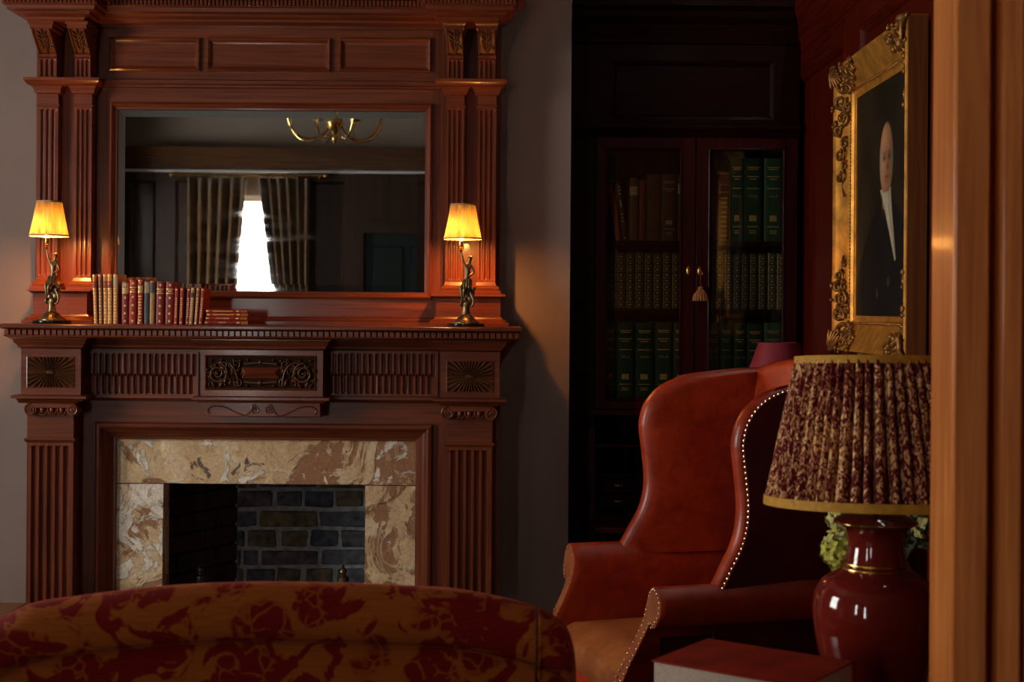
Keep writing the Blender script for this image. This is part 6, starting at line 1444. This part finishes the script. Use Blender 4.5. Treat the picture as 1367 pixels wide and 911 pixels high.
# dried hydrangeas in a dark jar behind the lamp
HX, HY = PX(1180, 760, 3.02)[0] - .03, 2.975
hb = thing('hydrangea_bouquet', 'pale green dried hydrangeas in a dark jar behind the lacquer lamp', 'flowers', (HX, HY, TZ))
obj('jar', MB().lathe(HX, HY, [(.035, TZ), (.05, TZ + .01), (.062, TZ + .06), (.058, TZ + .11), (.038, TZ + .15), (.036, TZ + .17), (.044, TZ + .18), (.036, TZ + .178), (.03, TZ + .15), (.03, TZ + .13)], 28), plain('dark_jar', (.02, .012, .012), .3), hb)
PET = [plain('hydrangea_' + n, c, .7, var=.3, scale=60) for n, c in (('green', (.50, .47, .07)), ('pale', (.55, .50, .17)), ('mauve', (.26, .25, .26)), ('dusky', (.11, .13, .07)))]
rg = random.Random(21)
def head(px, py, Y, rad, mats, n, ez=1.0):
    X_, Z_ = PX(px, py, Y); c = Vector((X_, Y, Z_)); ms = [MB() for _ in mats]
    for i in range(n):
        zc = 1 - 2 * (i + .5) / n; a = i * 2.39996; rr = math.sqrt(1 - zc * zc)
        dr = Vector((rr * math.cos(a), rr * math.sin(a), zc)); p = c + Vector((dr.x * rad, dr.y * rad, dr.z * rad * ez)) * rg.uniform(.82, 1.08)
        t1 = dr.orthogonal().normalized(); t2 = dr.cross(t1); tw = rg.uniform(0, PI); mb = ms[rg.randrange(len(ms))]; L = rg.uniform(.011, .017)
        for q in range(4):
            an = tw + q * PI / 2; e = t1 * math.cos(an) + t2 * math.sin(an); f_ = t1 * -math.sin(an) + t2 * math.cos(an); up = dr * rg.uniform(.0, .007)
            vs = [p, p + e * L * .5 + f_ * L * .42 + up * .4, p + e * L + up, p + e * L * .5 - f_ * L * .42 + up * .4, p + e * L * .55 + up * .1 + dr * .0022]
            mb.add(vs, [(0, 1, 4), (1, 2, 4), (2, 3, 4), (3, 0, 4)])
    first = None
    for mb, mt in zip(ms, mats):
        if mb.v:
            o = obj('flower_head', mb, mt, hb, sharp=180, kind='stuff')
    obj('stalk', MB().tube(smooth([(HX, HY, TZ + .14), ((HX + X_) / 2, (HY + Y) / 2, (TZ + .2 + Z_) / 2), (X_, Y, Z_)], 5), .003, 6), PET[3], hb)
head(1124, 735, 2.97, .040, [PET[0], PET[1], PET[0]], 60, 1.15)
head(1128, 690, 3.02, .036, [PET[2], PET[1]], 46, .9)
head(1216, 690, 3.02, .040, [PET[3], PET[1]], 50)
head(1240, 700, 2.98, .040, [PET[1], PET[3], PET[3]], 50, 1.2)
head(1196, 720, 3.05, .04, [PET[3]], 40)

# small wine-red lamp on a stand behind the wing chair
YR_ = 5.10; k = YR_ / FP
RXc, zt = PX(1040, 457.5, YR_); zb = PX(1040, 516, YR_)[1]
rs = thing('round_stand', 'small dark pedestal stand half hidden behind the wing chair', 'table', (RXc, YR_, 0))
obj('stand_top', MB().lathe(RXc, YR_, [(.10, .70), (.12, .705), (.125, .715), (.12, .725), (.02, .7255)], 32), BOOKCX, rs)
obj('pedestal', MB().lathe(RXc, YR_, [(.12, 0), (.12, .02), (.05, .05), (.022, .12), (.03, .35), (.02, .6), (.05, .70)], 24), BOOKCZ, rs)
rl = thing('desk_lamp', 'small unlit lamp with plain wine-red shade behind the wing chair', 'lamp', (RXc, YR_, .7255))
obj('base', MB().lathe(RXc, YR_, [(.055, .7255), (.055, .74), (.02, .75), (.014, .78), (.028, .84), (.03, .90), (.012, .96), (.008, .98), (.008, zb + .06)], 24), BRASS, rl)
WINE = plain('wine_card_shade', (0.21, 0.016, 0.030), 0.6)
P = [[(RXc + q * math.cos(2 * PI * j / 48), YR_ + q * math.sin(2 * PI * j / 48), z) for j in range(48)] for q, z in ((27 * k, zt), (48 * k, zb), (47.2 * k, zb), (26.2 * k, zt))]
obj('lamp_shade', MB().grid(P, True, True), WINE, rl)
obj('shade_ring', MB().tube([(RXc + 26.4 * k * math.cos(2 * PI * j / 32), YR_ + 26.4 * k * math.sin(2 * PI * j / 32), zt - .004) for j in range(32)], .0015, 5, True).tube([(RXc - 26.4 * k, YR_, zt - .006), (RXc + 26.4 * k, YR_, zt - .006)], .0012, 5).tube([(RXc, YR_, zb + .05), (RXc, YR_, zt - .006)], .003, 6), BRASS, rl)
